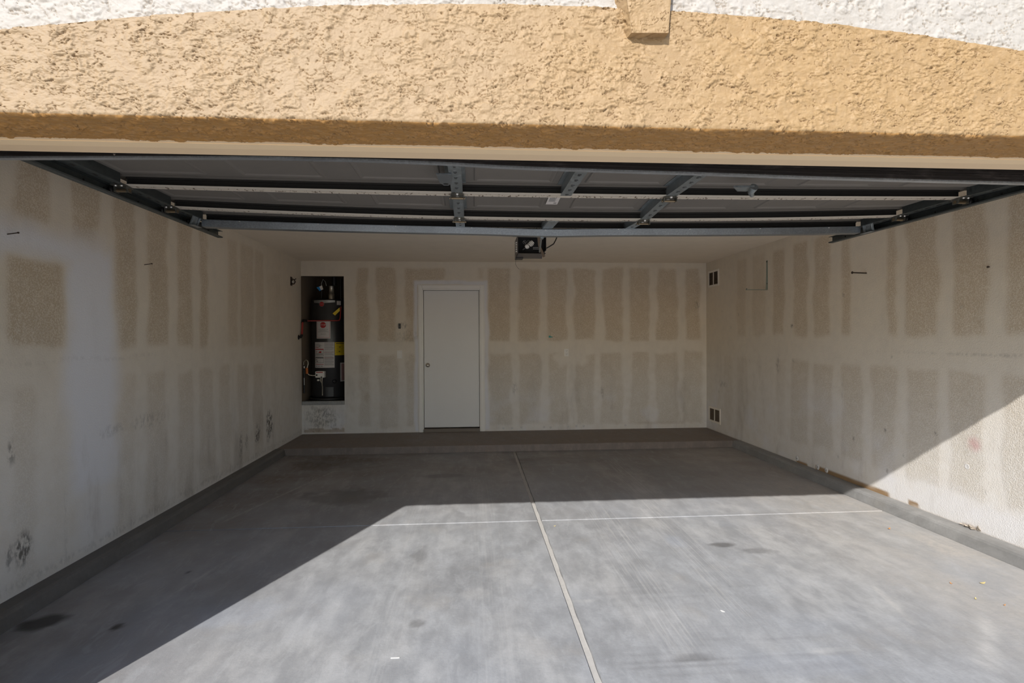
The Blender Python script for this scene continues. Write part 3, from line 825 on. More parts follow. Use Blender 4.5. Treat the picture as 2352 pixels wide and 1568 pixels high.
for nm, q in (('f', ((A0, KY, kb), (A1, KY, kb + 0.004), (T1, KY, kt), (T0, KY, kt), 80, 240, (0, -1, 0), 81, 0.0055)),
              ):
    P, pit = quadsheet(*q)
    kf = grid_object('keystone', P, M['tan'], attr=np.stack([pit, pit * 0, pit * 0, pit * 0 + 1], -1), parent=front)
    kf['label'] = 'tapered tan keystone block above the opening'
for q in (((A0 - 0.014, YF + 0.03, kb - 0.004), (A0, KY, kb), (T0, KY, kt), (T0 - 0.055, YF + 0.03, kt), 30, 150, (-1, 0, 0), 82, 0.005),
          ((A1, KY, kb + 0.004), (A1, YF + 0.03, kb + 0.004), (T1, YF + 0.03, kt), (T1, KY, kt), 14, 150, (1, 0, 0), 83, 0.003),
          ((A0 - 0.014, YF + 0.03, kb - 0.004), (A1, YF + 0.03, kb + 0.004), (A1, KY, kb + 0.004), (A0, KY, kb), 50, 14, (0, 0, -1), 84, 0.004)):
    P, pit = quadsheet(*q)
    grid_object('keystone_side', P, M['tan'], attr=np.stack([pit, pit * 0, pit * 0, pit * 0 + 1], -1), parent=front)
bpy.data.objects.remove(key)
# painted jamb boards round the opening
o = MB(); o.box(OL, OR, YS + 0.0, YS + 0.014, ZH + 0.004, ZH + 0.03); o.box(OL, OR, YS + 0.014, YS + 0.064, ZH - 0.004, ZH + 0.03)
o.box(OL, OL + 0.012, YS, YS + 0.064, 0, ZH + 0.02); o.box(OR - 0.012, OR, YS, YS + 0.064, 0, ZH + 0.02)
t1 = o.build('trim_1', M['jamb'], kind='structure')
k = MB(); k.box(OL, OR, YS - 0.002, YS + 0.014, ZH - 0.001, ZH + 0.010); k.build('caulk_strip', M['jamb2'], t1)
k = MB(); k.box(OL, OR, YS + 0.064, YT + 0.01, ZH + 0.001, ZH + 0.03); k.box(OL, OL + 0.008, YS + 0.064, YT + 0.01, 0, ZH); k.box(OR - 0.008, OR, YS + 0.064, YT + 0.01, 0, ZH)
k.build('jamb_board', M['jamb2'], t1)

# ------------------------------------------------------------------ house door
dY = D + 0.035
d1 = MB(); d1.bbox(-0.722, 0.094, dY, dY + 0.04, STEP + 0.06, STEP + 2.092, 0.003)
door = d1.build('door_1', M['door'], kind='structure')
c = MB()
def casing(k, x0, x1, z0, z1, y0=D - 0.016, y1=D + 0.02):
    k.bbox(x0, x1, y0, y1, z0, z1, 0.004)
k = MB(); casing(k, -0.802, -0.736, STEP, 2.262); casing(k, -0.789, -0.748, STEP, 2.25, D - 0.022)
k.build('casing_left', M['trim'], door)
k = MB(); casing(k, 0.108, 0.174, STEP, 2.262); casing(k, 0.121, 0.162, STEP, 2.25, D - 0.022)
k.build('casing_right', M['trim'], door)
k = MB(); casing(k, -0.736, 0.108, 2.197, 2.262); casing(k, -0.74, 0.112, 2.21, 2.25, D - 0.022)
k.build('casing_head', M['trim'], door)
k = MB(); k.box(-0.748, -0.728, D - 0.004, D + 0.12, STEP, 2.20); k.box(0.099, 0.119, D - 0.004, D + 0.12, STEP, 2.20); k.box(-0.748, 0.119, D - 0.004, D + 0.12, 2.185, 2.205)
k.build('door_frame', M['trim'], door)
k = MB(); k.bbox(-0.73, 0.10, D - 0.03, D + 0.12, STEP - 0.004, STEP + 0.045, 0.006); k.build('threshold', M['sill'], door)
k = MB(); k.lathe((-0.668, dY, 1.075), [(0.0, -0.062), (0.014, -0.061), (0.024, -0.054), (0.028, -0.044), (0.025, -0.034), (0.013, -0.026), (0.011, -0.012), (0.030, -0.009), (0.033, -0.002), (0.033, 0.0)], 28, 'y')
k.build('door_knob', M['chrome'], door)

# ================================================================== GARAGE DOOR (open, overhead)
ZL, ZSK = 2.300, 2.348        # lower lip plane and skin plane
GX0, GX1 = -1.905, 2.955
Y0, Y1, Y2, Y3 = 2.345, 3.085, 3.565, 3.96
XC = 0.53
def sag(x, y, z):
    t = 1 - min(1, ((x - XC) / 2.43) ** 2)
    a = np.interp(y, [Y0, Y1, Y2, Y3], [0.004, 0.018, 0.052, 0.034])
    z2 = z - a * t
    if y < Y1:
        f = min(1, (Y1 - y) / (Y1 - Y0))
        z2 -= 0.028 * f * np.clip((x + 1.9) / 4.86, 0, 1)
    return (x, y, z2)
gd = thing('garage_door', 'open overhead sectional garage door of grey panels with white edges', 'garage door', (XC, 3.3, 2.30))
def sub_box(k, x0, x1, y0, y1, z0, z1, nx=48, ny=1):
    """box finely cut along x so that it can sag"""
    X = np.linspace(x0, x1, nx + 1)
    vs = []; fs = []
    for x in X:
        vs += [(x, y0, z0), (x, y1, z0), (x, y1, z1), (x, y0, z1)]
    for i in range(nx):
        a = 4 * i
        for j in range(4):
            fs.append((a + j, a + (j + 1) % 4, a + 4 + (j + 1) % 4, a + 4 + j))
    fs += [(0, 3, 2, 1), (4 * nx, 4 * nx + 1, 4 * nx + 2, 4 * nx + 3)]
    return k.add(vs, fs)
secs = [(Y0, Y1 - 0.002), (Y1 + 0.002, Y2 - 0.002), (Y2 + 0.002, Y3)]
for si, (a, b) in enumerate(secs):
    k = MB(); sub_box(k, GX0, GX1, a, b, ZSK, ZSK + 0.004); 
    # hemmed inner rails: upright web of the pan at each long edge
    sub_box(k, GX0 + 0.07, GX1 - 0.07, a, a + 0.003, ZL, ZSK)
    sub_box(k, GX0, GX1, b - 0.055, b - 0.012, ZSK - 0.006, ZSK - 0.001)
    sec = k.map(sag).build('door_section', M['skin'], gd)
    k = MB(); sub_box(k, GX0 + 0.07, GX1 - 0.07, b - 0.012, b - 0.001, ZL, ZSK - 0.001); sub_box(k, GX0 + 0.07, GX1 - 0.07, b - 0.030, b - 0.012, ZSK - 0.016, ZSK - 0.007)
    k.map(sag).build('section_rail', M['rail_shade'], sec, label='hollow inner rail with its shade painted near-black')
    # white rolled edges at the joint
    if si > 0:
        k = MB(); sub_box(k, GX0 + 0.07, GX1 - 0.07, a, a + 0.030, ZL - 0.003, ZL + 0.001); sub_box(k, GX0 + 0.07, GX1 - 0.07, a + 0.026, a + 0.030, ZL, ZL + 0.012)
        k.map(sag).build('section_edge', M['lip'], sec, label='dirty off-white rolled edge')
    if si < 2:
        k = MB(); sub_box(k, GX0 + 0.07, GX1 - 0.07, b - 0.034, b, ZL - 0.001, ZL + 0.002)
        k.map(sag).build('section_edge', M['lip_clean'], sec, label='off-white rolled edge')
    else:
        k = MB(); sub_box(k, GX0 + 0.07, GX1 - 0.07, b - 0.034, b, ZL - 0.001, ZL + 0.002)
        k.map(sag).build('section_edge', M['lip'], sec, label='off-white rolled edge')
    # embossed long rectangles: a ridge all round, one sub-part each
    pitch = 0.6075
    for q in range(8):
        x0 = XC - 4 * pitch + q * pitch
        L = b - a
        for inset, w in ((0.0, 0.004),):
            rx0, rx1, ry0, ry1 = x0 + 0.085, x0 + pitch - 0.085, a + 0.10, b - 0.105
            k = MB()
            z1_, z0_ = ZSK, ZSK - 0.007
            def ring(xa, xb, ya, yb, z): return [(xa, ya, z), (xb, ya, z), (xb, yb, z), (xa, yb, z)]
            R1 = ring(rx0, rx1, ry0, ry1, z1_ + 0.001); R2 = ring(rx0 + 0.008, rx1 - 0.008, ry0 + 0.006, ry1 - 0.006, z0_)
            R3 = ring(rx0 + 0.016, rx1 - 0.016, ry0 + 0.012, ry1 - 0.012, z0_); R4 = ring(rx0 + 0.030, rx1 - 0.030, ry0 + 0.022, ry1 - 0.022, z1_ - 0.001)
            vs = R1 + R2 + R3 + R4; fs = []
            for rr in range(3):
                for j in range(4):
                    fs.append((rr * 4 + j, rr * 4 + (j + 1) % 4, rr * 4 + 4 + (j + 1) % 4, rr * 4 + 4 + j))
            fs.append((12, 13, 14, 15))
            k.add(vs, fs).map(sag).build('raised_panel', M['skin'], sec)
# stiles: galvanised hat strips across each section
def stile(x, a, b, w=0.062, flange=True):
    k = MB()
    k.box(x - w / 2, x + w / 2, a + 0.004, b - 0.004, ZL - 0.004, ZL - 0.001)
    k.box(x - w / 2, x - w / 2 + 0.003, a + 0.01, b - 0.01, ZL - 0.001, ZSK); k.box(x + w / 2 - 0.003, x + w / 2, a + 0.01, b - 0.01, ZL - 0.001, ZSK)
    if flange: k.box(x - w / 2 - 0.025, x + w / 2 + 0.018, a + 0.02, b - 0.05, ZSK - 0.004, ZSK - 0.001)
    st = k.map(sag).build('stile', M['galv'], gd)
    # punched slots and screws
    k = MB()
    n = max(2, int((b - a) / 0.085))
    for i in range(n):
        y = a + 0.05 + i * (b - a - 0.09) / (n - 1)
        k.box(x - 0.008, x + 0.010, y, y + 0.006, ZL - 0.0052, ZL - 0.0035)
        k.box(x - 0.006, x + 0.006, y + 0.018, y + 0.023, ZL - 0.0052, ZL - 0.0035)
    k.map(sag).build('punched_slots', M['slot'], st, kind='stuff')
for x in (-0.083, 1.135):
    for a, b in secs: stile(x, a, b)
stile(XC, *secs[0]); 
k = MB(); k.box(XC + 0.005 - 0.035, XC + 0.005 + 0.035, Y2 + 0.03, Y3 - 0.02, ZL - 0.008, ZL - 0.003)
k.box(XC - 0.033, XC - 0.030, Y2 + 0.03, Y3 - 0.02, ZL - 0.003, ZSK); k.box(XC + 0.037, XC + 0.040, Y2 + 0.03, Y3 - 0.02, ZL - 0.003, ZSK)
k.map(sag).build('operator_bracket', M['galv'], gd, label='galvanised centre bracket where the opener arm joins')
# end stiles with slotted holes
for sx, x0, x1 in ((-1, GX0, GX0 + 0.068), (1, GX1 - 0.068, GX1)):
    for a, b in secs:
        k = MB(); k.box(x0, x1, a + 0.003, b - 0.003, ZL - 0.003, ZL); 
        xi = x1 if sx < 0 else x0
        k.box(xi - 0.0015, xi + 0.0015, a + 0.003, b - 0.075, ZL, ZSK); k.box(xi - 0.0015, xi + 0.0015, b - 0.018, b - 0.003, ZL, ZSK)
        xo = x0 if sx < 0 else x1
        k.box(xo - 0.0015, xo + 0.0015, a + 0.16, b - 0.075, ZL, ZSK)
        es = k.map(sag).build('end_stile', M['galv_dark'], gd)
        k = MB(); n = 5
        for i in range(n):
            y = a + 0.06 + i * (b - a - 0.12) / (n - 1); xm = (x0 + x1) / 2
            k.box(xm - 0.006, xm + 0.006, y - 0.016, y + 0.016, ZL - 0.0042, ZL - 0.0025)
        k.map(sag).build('stile_slots', M['slot'], es, kind='stuff')
# hinges on the middle stiles
for x in (-0.083, 1.135):
    for y in (Y1, Y2):
        z = ZL - 0.004
        k = MB()
        for s in (-1, 1):
            k.prism([(x - 0.038, y + s * 0.004), (x + 0.038, y + s * 0.004), (x + 0.030, y + s * 0.032), (x + 0.012, y + s * 0.046), (x - 0.012, y + s * 0.046), (x - 0.030, y + s * 0.032)], z - 0.005, z, 'z')
        k.box(x - 0.038, x - 0.034, y - 0.018, y + 0.020, z - 0.026, z - 0.004); k.box(x + 0.034, x + 0.038, y - 0.018, y + 0.020, z - 0.026, z - 0.004)
        h = k.map(sag).build('hinge', M['hinge'], gd)
        k = MB(); k.cyl((x - 0.044, y + 0.008, z - 0.019), (x + 0.044, y + 0.008, z - 0.019), 0.0065, 10); k.map(sag).build('hinge_pin', M['brass'], h)
        k = MB()
        for s in (-1, 1): k.lathe((x, y + s * 0.026, z - 0.005), [(0, -0.007), (0.006, -0.006), (0.009, 0), ], 8, 'z')
        each(k.map(sag), 'bolt', M['bolt'], h)
# end hinges with rollers
for sx, xs_ in ((-1, GX0), (1, GX1)):
    for y in (Y1, Y2):
        xa = xs_ + (0.034 if sx < 0 else -0.034); z = ZL - 0.003
        k = MB(); k.box(xa - 0.034, xa + 0.034, y - 0.050, y + 0.048, z - 0.005, z)
        k.box(xa - 0.034, xa - 0.030, y - 0.022, y + 0.022, z - 0.034, z - 0.004); k.box(xa + 0.030, xa + 0.034, y - 0.022, y + 0.022, z - 0.034, z - 0.004)
        h = k.build('hinge', M['hinge'], gd)
        k = MB(); k.cyl((xa - 0.036, y + 0.002, z - 0.022), (xa + 0.036, y + 0.002, z - 0.022), 0.010, 12); k.build('hinge_sleeve', M['brass'], h)
        k = MB()
        for dx_, dy_ in ((-0.015, -0.036), (0.015, -0.036), (0, 0.036)): k.lathe((xa + dx_, y + dy_, z - 0.005), [(0, -0.006), (0.006, -0.005), (0.008, 0)], 8, 'z')
        each(k, 'bolt', M['bolt'], h)
        k = MB(); xw_ = xs_ + sx * 0.020
        k.cyl((xa, y + 0.002, z - 0.022), (xw_, y + 0.002, z - 0.022), 0.005, 8)
        ro = k.build('roller_stem', M['bolt'], gd)
        k = MB(); k.lathe((xw_, y + 0.002, z - 0.022), [(0, -0.011), (0.010, -0.011), (0.019, -0.009), (0.023, -0.005), (0.023, 0.005), (0.019, 0.009), (0.010, 0.011), (0, 0.011)], 18, 'x')
        k.build('roller', M['black'], ro)
    # top roller bracket: ribbed plate sloping down to the track
    y = Y3 - 0.19
    xo = xs_ + (0.012 if sx < 0 else -0.012); xi = xs_ + (0.060 if sx < 0 else -0.060)
    k = MB()
    def sl(t): return (xi + (xo - xi) * t, ZL - 0.004 - 0.050 * t)
    pa, pb = sl(0), sl(1)
    for dz in (0.0,):
        k.add([(pa[0], y, pa[1]), (pa[0], y + 0.11, pa[1]), (pb[0], y + 0.16, pb[1]), (pb[0], y + 0.05, pb[1]), (pa[0], y, pa[1] + 0.003), (pa[0], y + 0.11, pa[1] + 0.003), (pb[0], y + 0.16, pb[1] + 0.003), (pb[0], y + 0.05, pb[1] + 0.003)],
              [(0, 1, 2, 3), (4, 7, 6, 5), (0, 4, 5, 1), (1, 5, 6, 2), (2, 6, 7, 3), (3, 7, 4, 0)])
    for q in (0.02, 0.085):
        k.tube([(pa[0], y + q, pa[1] - 0.001), (pb[0], y + 0.05 + q, pb[1] - 0.001)], 0.004, 6)
    k.box(min(pb[0], pb[0] - sx * 0.03), max(pb[0], pb[0] - sx * 0.03), y + 0.05, y + 0.16, pb[1] - 0.003, pb[1])
    tb = k.build('top_roller_bracket', M['galv'], gd)
    k = MB(); xw_ = xs_ + sx * 0.020
    k.cyl((xo, y + 0.11, ZL - 0.026), (xw_, y + 0.11, ZL - 0.026), 0.005, 8); 
    k.lathe((xw_, y + 0.11, ZL - 0.026), [(0, -0.011), (0.019, -0.009), (0.022, -0.005), (0.022, 0.005), (0.019, 0.009), (0, 0.011)], 18, 'x')
    k.build('roller', M['black'], tb)
# reinforcing strut along the far edge
k = MB()
ya, yb = Y3 - 0.045, Y3 + 0.035
def strutsec(k, x0, x1):
    prof = [(ya - 0.015, ZL - 0.004), (ya, ZL - 0.004), (ya + 0.006, ZL - 0.047), (yb - 0.006, ZL - 0.047), (yb, ZL - 0.004), (yb + 0.015, ZL - 0.004)]
    n = 48; X = np.linspace(x0, x1, n + 1); vs = []; fs = []
    m = len(prof) * 2
    full = prof + [(y, z + 0.003) for y, z in reversed(prof)]
    for x in X: vs += [(x, y, z) for y, z in full]
    for i in range(n):
        for j in range(m): fs.append((i * m + j, i * m + (j + 1) % m, (i + 1) * m + (j + 1) % m, (i + 1) * m + j))
    fs += [tuple(range(m)), tuple(reversed(range(n * m, (n + 1) * m)))]
    k.add(vs, fs)
strutsec(k, GX0 + 0.045, GX1 - 0.045)
def sag2(x, y, z):
    x, y, z = sag(x, y, z)
    d = abs(x - XC)
    return (x, y, z - 0.010 * math.exp(-(d / 0.35) ** 2))
st = k.map(sag2).build('reinforcing_strut', M['strut'], gd, label='long blue-grey galvanised strut on the far edge')
k = MB()
for x in np.linspace(GX0 + 0.3, GX1 - 0.3, 9): k.lathe((x, ya - 0.006, ZL - 0.005), [(0, -0.004), (0.005, -0.003), (0.007, 0)], 8, 'z')
each(k.map(sag2), 'bolt', M['bolt'], st)
# bottom seal: deep ribbed black rubber hanging in a bright aluminium retainer
SZ = 2.190
def droop(x, y, z):
    t = np.interp(x, [-1.9, -1.38, -0.87, -0.43, -0.15, 0.17, 0.59, 0.98, 1.48, 1.99, 2.96], [2.196, 2.2076, 2.216, 2.2137, 2.2077, 2.195, 2.1873, 2.1825, 2.1734, 2.168, 2.160])
    return (x, y, z + t - SZ)
k = MB()
for i in range(13):
    zz = SZ + 0.010 + i * 0.0115; yy = -0.0035 if i % 2 else 0.0
    sub_box(k, GX0 - 0.01, GX1 + 0.01, Y0 - 0.030 + yy, Y0 - 0.012, zz - 0.0052, zz + 0.0052)
sub_box(k, GX0 - 0.01, GX1 + 0.01, Y0 - 0.026, Y0 - 0.006, SZ + 0.004, ZSK + 0.004)
k.map(droop).build('bottom_seal', M['rubber'], gd, label='dusty ribbed black rubber seal on the near edge')
k = MB(); sub_box(k, GX0 - 0.005, GX1 + 0.005, Y0 - 0.028, Y0 - 0.002, SZ, SZ + 0.0035); sub_box(k, GX0, GX1, Y0 - 0.006, Y0 - 0.002, SZ + 0.002, ZSK); sub_box(k, GX0 - 0.005, GX1 + 0.005, Y0 - 0.0305, Y0 - 0.028, SZ, SZ + 0.007)
k.map(droop).build('seal_retainer', M['alu'], gd, label='thin bright aluminium retainer under the seal')
# bottom corner lift handle and step plate
k = MB()
YV = 2.77
k.tube([(1.48, YV + 0.012, ZL - 0.02), (1.48, YV + 0.05, ZL - 0.040), (1.505, YV + 0.085, ZL - 0.045)], [0.022, 0.016, 0.012], 12)
k.prism([(1.37, YV + 0.02), (1.48, YV + 0.012), (1.51, YV + 0.05), (1.48, YV + 0.10), (1.43, YV + 0.10)], ZL - 0.022, ZL - 0.012, 'z')
k.map(sag).build('lift_handle', M['galv'], gd, label='small galvanised lift handle by the seal, right of centre')
k = MB(); x = -0.135
k.prism([(x - 0.04, YV - 0.08), (x + 0.035, YV - 0.08), (x + 0.03, YV + 0.07), (x + 0.012, YV + 0.115), (x - 0.012, YV + 0.115), (x - 0.03, YV + 0.07)], ZL - 0.012, ZL - 0.007, 'z')
pl = k.map(sag).build('step_plate', M['strut'], gd, label='pierced galvanised plate beside the left stile')
k = MB(); k.lathe((x, YV + 0.085, ZL - 0.0125), [(0, 0), (0.014, 0), (0.014, 0.004)], 14, 'z'); k.map(sag).build('plate_hole', M['slot'], pl)
# white sticker
k = MB(); sx0, sy0 = 0.455, 3.225
k.box(sx0, sx0 + 0.072, sy0, sy0 + 0.155, ZSK - 0.007, ZSK - 0.006)
stk = k.map(sag).build('sticker', M['paper'], gd, label='small white printed sticker')
k = MB()
for j in range(5): k.box(sx0 + 0.010, sx0 + 0.052 - 0.006 * (j % 2), sy0 + 0.035 + 0.014 * j, sy0 + 0.042 + 0.014 * j, ZSK - 0.0078, ZSK - 0.0068)
k.lathe((sx0 + 0.035, sy0 + 0.022, ZSK - 0.0076), [(0, 0), (0.009, 0), (0.009, 0.001)], 10, 'z')
k.box(sx0 + 0.045, sx0 + 0.062, sy0 + 0.12, sy0 + 0.135, ZSK - 0.0078, ZSK - 0.0068)
k.map(sag).build('sticker_print', M['inkg'], stk, kind='stuff')

# ------------------------------------------------------------------ tracks
def track(sx, x_end, y_end, label):
    t = thing('garage_door_track', label, 'track', (x_end, y_end, 2.26))
    xw_ = GX0 - 0.045 if sx < 0 else GX1 + 0.045
    z0, z1 = 2.252, 2.304
    path = [(y_end, 0.0), (2.75, 0.0)]
    # C channel: web outside, flanges towards the door, lips turned
    prof = [(0, z0), (0, z1), (-sx * 0.034, z1), (-sx * 0.036, z1 - 0.006), (-sx * 0.033, z1 - 0.002), (-sx * 0.003, z1 - 0.003), (-sx * 0.003, z0 + 0.003), (-sx * 0.030, z0 + 0.003), (-sx * 0.034, z0 + 0.010), (-sx * 0.038, z0 + 0.008), (-sx * 0.036, z0)]
    k = MB(); k.prism([(xw_ + a, b) for a, b in prof], YT, y_end, 'y')
    k.build('horizontal_track', M['galv_dark'], t)
    k = MB(); k.box(min(xw_ - sx * 0.01, xw_ + sx * 0.004), max(xw_ - sx * 0.01, xw_ + sx * 0.004), YT, YT + 0.06, z0 - 0.01, z1 + 0.06)
    k.build('wall_bracket', M['galv_dark'], t)
    # top edge angle iron and hanger to the ceiling
    k = MB(); k.box(xw_ + sx * 0.004 - 0.002, xw_ + sx * 0.004 + 0.002, y_end - 0.60, y_end - 0.565, z1 - 0.01, CEIL)
    k.build('ceiling_hanger', M['galv_dark'], t)
    k = MB()
    for yy in (y_end - 0.16, y_end - 0.55, 3.35, 3.05, 2.9): k.lathe((xw_ - sx * 0.003, yy, (z0 + z1) / 2), [(0, -0.003), (0.006, -0.002), (0.007, 0.002), (0, 0.003)], 10, 'x')
    each(k, 'bolt', M['slot'], t)
    return t
track(-1, -1.95, 4.36, 'left galvanised channel track holding the door rollers above the left wall side')
track(1, 3.0, 4.37, 'right galvanised channel track holding the door rollers near the sunlit wall side')

# ------------------------------------------------------------------ opener
op = thing('garage_door_opener', 'dark box door opener with exposed spiral bulb hung from the ceiling', 'opener', (0.53, 5.05, 2.22))
x0, x1, yF, yB, zb_, zt = 0.405, 0.665, 4.90, 5.22, 2.232, 2.395
k = MB()
k.box(x0, x0 + 0.004, yF, yB, zb_, zt); k.box(x1 - 0.004, x1, yF, yB, zb_ + 0.03, zt); k.box(x0, x1, yB - 0.004, yB, zb_, zt); k.box(x0, x1, yF, yB, zt - 0.004, zt)
k.add([(x0, yF, zb_), (x1 - 0.035, yF, zb_), (x1 - 0.035, yB, zb_), (x0, yB, zb_), (x1, yF, zb_ + 0.034), (x1, yB, zb_ + 0.034)], [(0, 1, 2, 3), (1, 4, 5, 2)])
k.add([(x0, yF, zb_ + 0.004), (x1 - 0.035, yF, zb_ + 0.004), (x1 - 0.035, yB, zb_ + 0.004), (x0, yB, zb_ + 0.004), (x1 - 0.003, yF, zb_ + 0.036), (x1 - 0.003, yB, zb_ + 0.036)], [(0, 1, 2, 3), (1, 4, 5, 2)])
hs = k.build('housing', M['housing'], op)
k = MB(); k.box(x0 + 0.004, x1 - 0.004, yF + 0.09, yF + 0.094, zb_ + 0.004, zt - 0.004); k.build('lamp_recess_panel', M['blackin'], hs, label='black panel inside the lamp recess')
k = MB(); k.box(x0 + 0.0045, x1 - 0.0045, yF + 0.005, yF + 0.09, zb_ + 0.0045, zb_ + 0.006); k.box(x0 + 0.0045, x0 + 0.006, yF + 0.005, yF + 0.09, zb_ + 0.0045, zt - 0.004)
k.box(x1 - 0.006, x1 - 0.0045, yF + 0.005, yF + 0.09, zb_ + 0.037, zt - 0.004); k.build('recess_lining', M['blackin'], hs)
k = MB(); yp = yF + 0.088
def circ(k, cx, cz, r, w=0.0022):
    n = 24; vs = []
    for rr in (r - w, r):
        for i in range(n): vs.append((cx + rr * math.cos(2 * PI * i / n), yp, cz + rr * math.sin(2 * PI * i / n)))
    k.add(vs, [(i, (i + 1) % n, n + (i + 1) % n, n + i) for i in range(n)])
circ(k, x0 + 0.072, zt - 0.047, 0.0165); circ(k, x0 + 0.108, zt - 0.045, 0.0155)
k.box(x0 + 0.148, x0 + 0.205, yp - 0.001, yp, zb_ + 0.066, zb_ + 0.071); k.box(x0 + 0.148, x0 + 0.21, yp - 0.001, yp, zb_ + 0.052, zb_ + 0.058)
k.add([(x0 + 0.062, yp, zt - 0.040), (x0 + 0.065, yp, zt - 0.037), (x0 + 0.083, yp, zt - 0.055), (x0 + 0.080, yp, zt - 0.058)], [(0, 1, 2, 3)])
k.build('panel_print', M['printw'], hs, kind='stuff')
k = MB()
# compact spiral bulb pointing up to the right
bc = Vector((x0 + 0.085, yF + 0.045, zb_ + 0.066)); bd = Vector((0.80, -0.10, 0.58)).normalized()
s1 = bd.cross(Vector((0, 1, 0))).normalized(); s2 = bd.cross(s1).normalized()
k.tube([bc - bd * 0.012, bc + bd * 0.0, bc + bd * 0.018, bc + bd * 0.024], [0.014, 0.022, 0.021, 0.012], 14)
hel = []
for i in range(64):
    q = i / 63 * 2 * PI * 3.4; rr = 0.016 + 0.006 * math.sin(PI * i / 63)
    hel.append(bc + bd * (0.030 + 0.042 * i / 63) + s1 * math.cos(q) * rr + s2 * math.sin(q) * rr)
k.tube([bc + bd * 0.02] + hel, 0.0052, 8)
k.build('spiral_bulb', M['bulb'], op, label='white compact spiral bulb')
k = MB(); k.tube([bc - bd * 0.045, bc - bd * 0.010], [0.014, 0.013], 12); k.build('bulb_socket', M['black'], op)
k = MB(); k.box(XC - 0.015, XC + 0.015, YT + 0.003, yF + 0.02, 2.392, 2.42); k.build('opener_rail', M['galv_dark'], op)
k = MB(); k.cyl((0.509, 4.02, 2.215), (0.583, 4.74, 2.222), 0.007, 8); k.box(0.500, 0.520, 3.975, 4.03, 2.20, 2.245); k.build('straight_arm', M['galv'], op)
k = MB()
for a, b in (((0.565, 4.70, 2.40), (0.583, 4.74, 2.27)), ((0.583, 4.74, 2.27), (0.628, 4.78, 2.185))):
    a = Vector(a); b = Vector(b); dd = (b - a).normalized(); w = dd.cross(Vector((0, 1, 0))).normalized() * 0.011; t_ = Vector((0, 0.004, 0))
    k.add([a - w, a + w, b + w, b - w, a - w + t_, a + w + t_, b + w + t_, b - w + t_], [(0, 1, 2, 3), (4, 7, 6, 5), (0, 4, 5, 1), (1, 5, 6, 2), (2, 6, 7, 3), (3, 7, 4, 0)])
k.build('curved_arm', M['bronze'], op)
k = MB(); k.box(x0 - 0.040, x0 + 0.006, yF + 0.02, yF + 0.05, zt - 0.006, zt + 0.006); k.box(x0 - 0.040, x0 - 0.036, yF + 0.02, yF + 0.05, zt - 0.006, CEIL)
k.box(x1 - 0.006, x1 + 0.016, yF + 0.02, yF + 0.05, zt - 0.008, zt + 0.004); k.box(x1 + 0.012, x1 + 0.016, yF + 0.02, yF + 0.05, zt - 0.006, CEIL)
each(k, 'hanging_bracket', M['hinge'], op)
k = MB(); k.tube([(x1 + 0.0, yF + 0.06, 2.285), (x1 + 0.035, yF + 0.06, 2.305), (x1 + 0.075, yF + 0.06, 2.33), (x1 + 0.095, yF + 0.07, 2.365), (x1 + 0.12, yF + 0.1, 2.42), (x1 + 0.15, yF + 0.15, 2.50), (x1 + 0.16, yF + 0.2, CEIL - 0.02)], 0.0055, 8); k.build('power_cord', M['black'], op)
k = MB(); k.box(x0 + 0.0, x0 + 0.07, yB - 0.10, yB, zb_ - 0.014, zb_); k.build('wall_side_cap', M['black'], op)
k = MB(); k.tube([(x0 + 0.008, yB - 0.02, zb_ - 0.012), (x0 + 0.006, yB - 0.02, zb_ - 0.06), (x0 + 0.020, yB - 0.02, zb_ - 0.085), (x0 + 0.04, yB - 0.02, zb_ - 0.105)], 0.0014, 5); k.build('antenna_wire', M['black'], op)
k = MB()
for j in range(5): k.bbox(x0 - 0.012, x0, yF + 0.06, yF + 0.075, zb_ + 0.022 + j * 0.020, zb_ + 0.034 + j * 0.020, 0.002)
k.tube([(x0 - 0.01, yF + 0.07, zb_ + 0.10), (x0 - 0.05, yF + 0.07, zb_ + 0.105), (x0 - 0.06, yF + 0.07, zb_ + 0.10)], 0.0012, 5)
each(k, 'wire_terminal', M['white_pl'], op)

# ================================================================== WATER HEATER
TX, TY, TR = -2.17, 8.50, 0.262
wh = thing('water_heater', 'tall charcoal water heater with warning labels standing in the wall niche', 'water heater', (TX, TY, NZ0 + 0.012))
def wrap(k, u0, v0, R=TR + 0.002):
    """flat (u, v) shapes in x/z cut finely and laid on the tank's skin"""
    bm = bmesh.new()
    vs = [bm.verts.new(v) for v in k.v]
    for f in k.f:
        try: bm.faces.new([vs[i] for i in f])
        except ValueError: pass
    if k.v:
        ux = [v[0] for v in k.v]
        c = math.floor(min(ux) / 0.012) * 0.012 + 0.012
        while c < max(ux):
            bmesh.ops.bisect_plane(bm, geom=bm.verts[:] + bm.edges[:] + bm.faces[:], plane_co=(c, 0, 0), plane_no=(1, 0, 0))
            c += 0.012
    k2 = MB(); k2.frombm(bm)
    def f(x, y, z):
        q = x / TR
        return (TX + (R + y) * math.sin(q), TY - (R + y) * math.cos(q), z)
    return k2.map(f)
def lab_rect(u0, u1, v0, v1, h=0.0, name='label_sheet', mat=None, parent=None, label=None):
    n = max(1, int((u1 - u0) / 0.012))
    k = MB()
    X = np.linspace(u0, u1, n + 1)
    vs = [(x, h, v0) for x in X] + [(x, h, v1) for x in X]
    k.add(vs, [(i, i + 1, n + 2 + i, n + 1 + i) for i in range(n)])
    k.add([(x, h - 0.0012, z) for (x, _, z) in vs], [(i, i + 1, n + 2 + i, n + 1 + i) for i in range(n)])
    return wrap(k, 0, 0).build(name, mat or M['paper'], parent, **({'label': label} if label else {}))
def uof(px_x): return TR * math.asin(max(-0.99, min(0.99, (px_x - TX) / TR)))
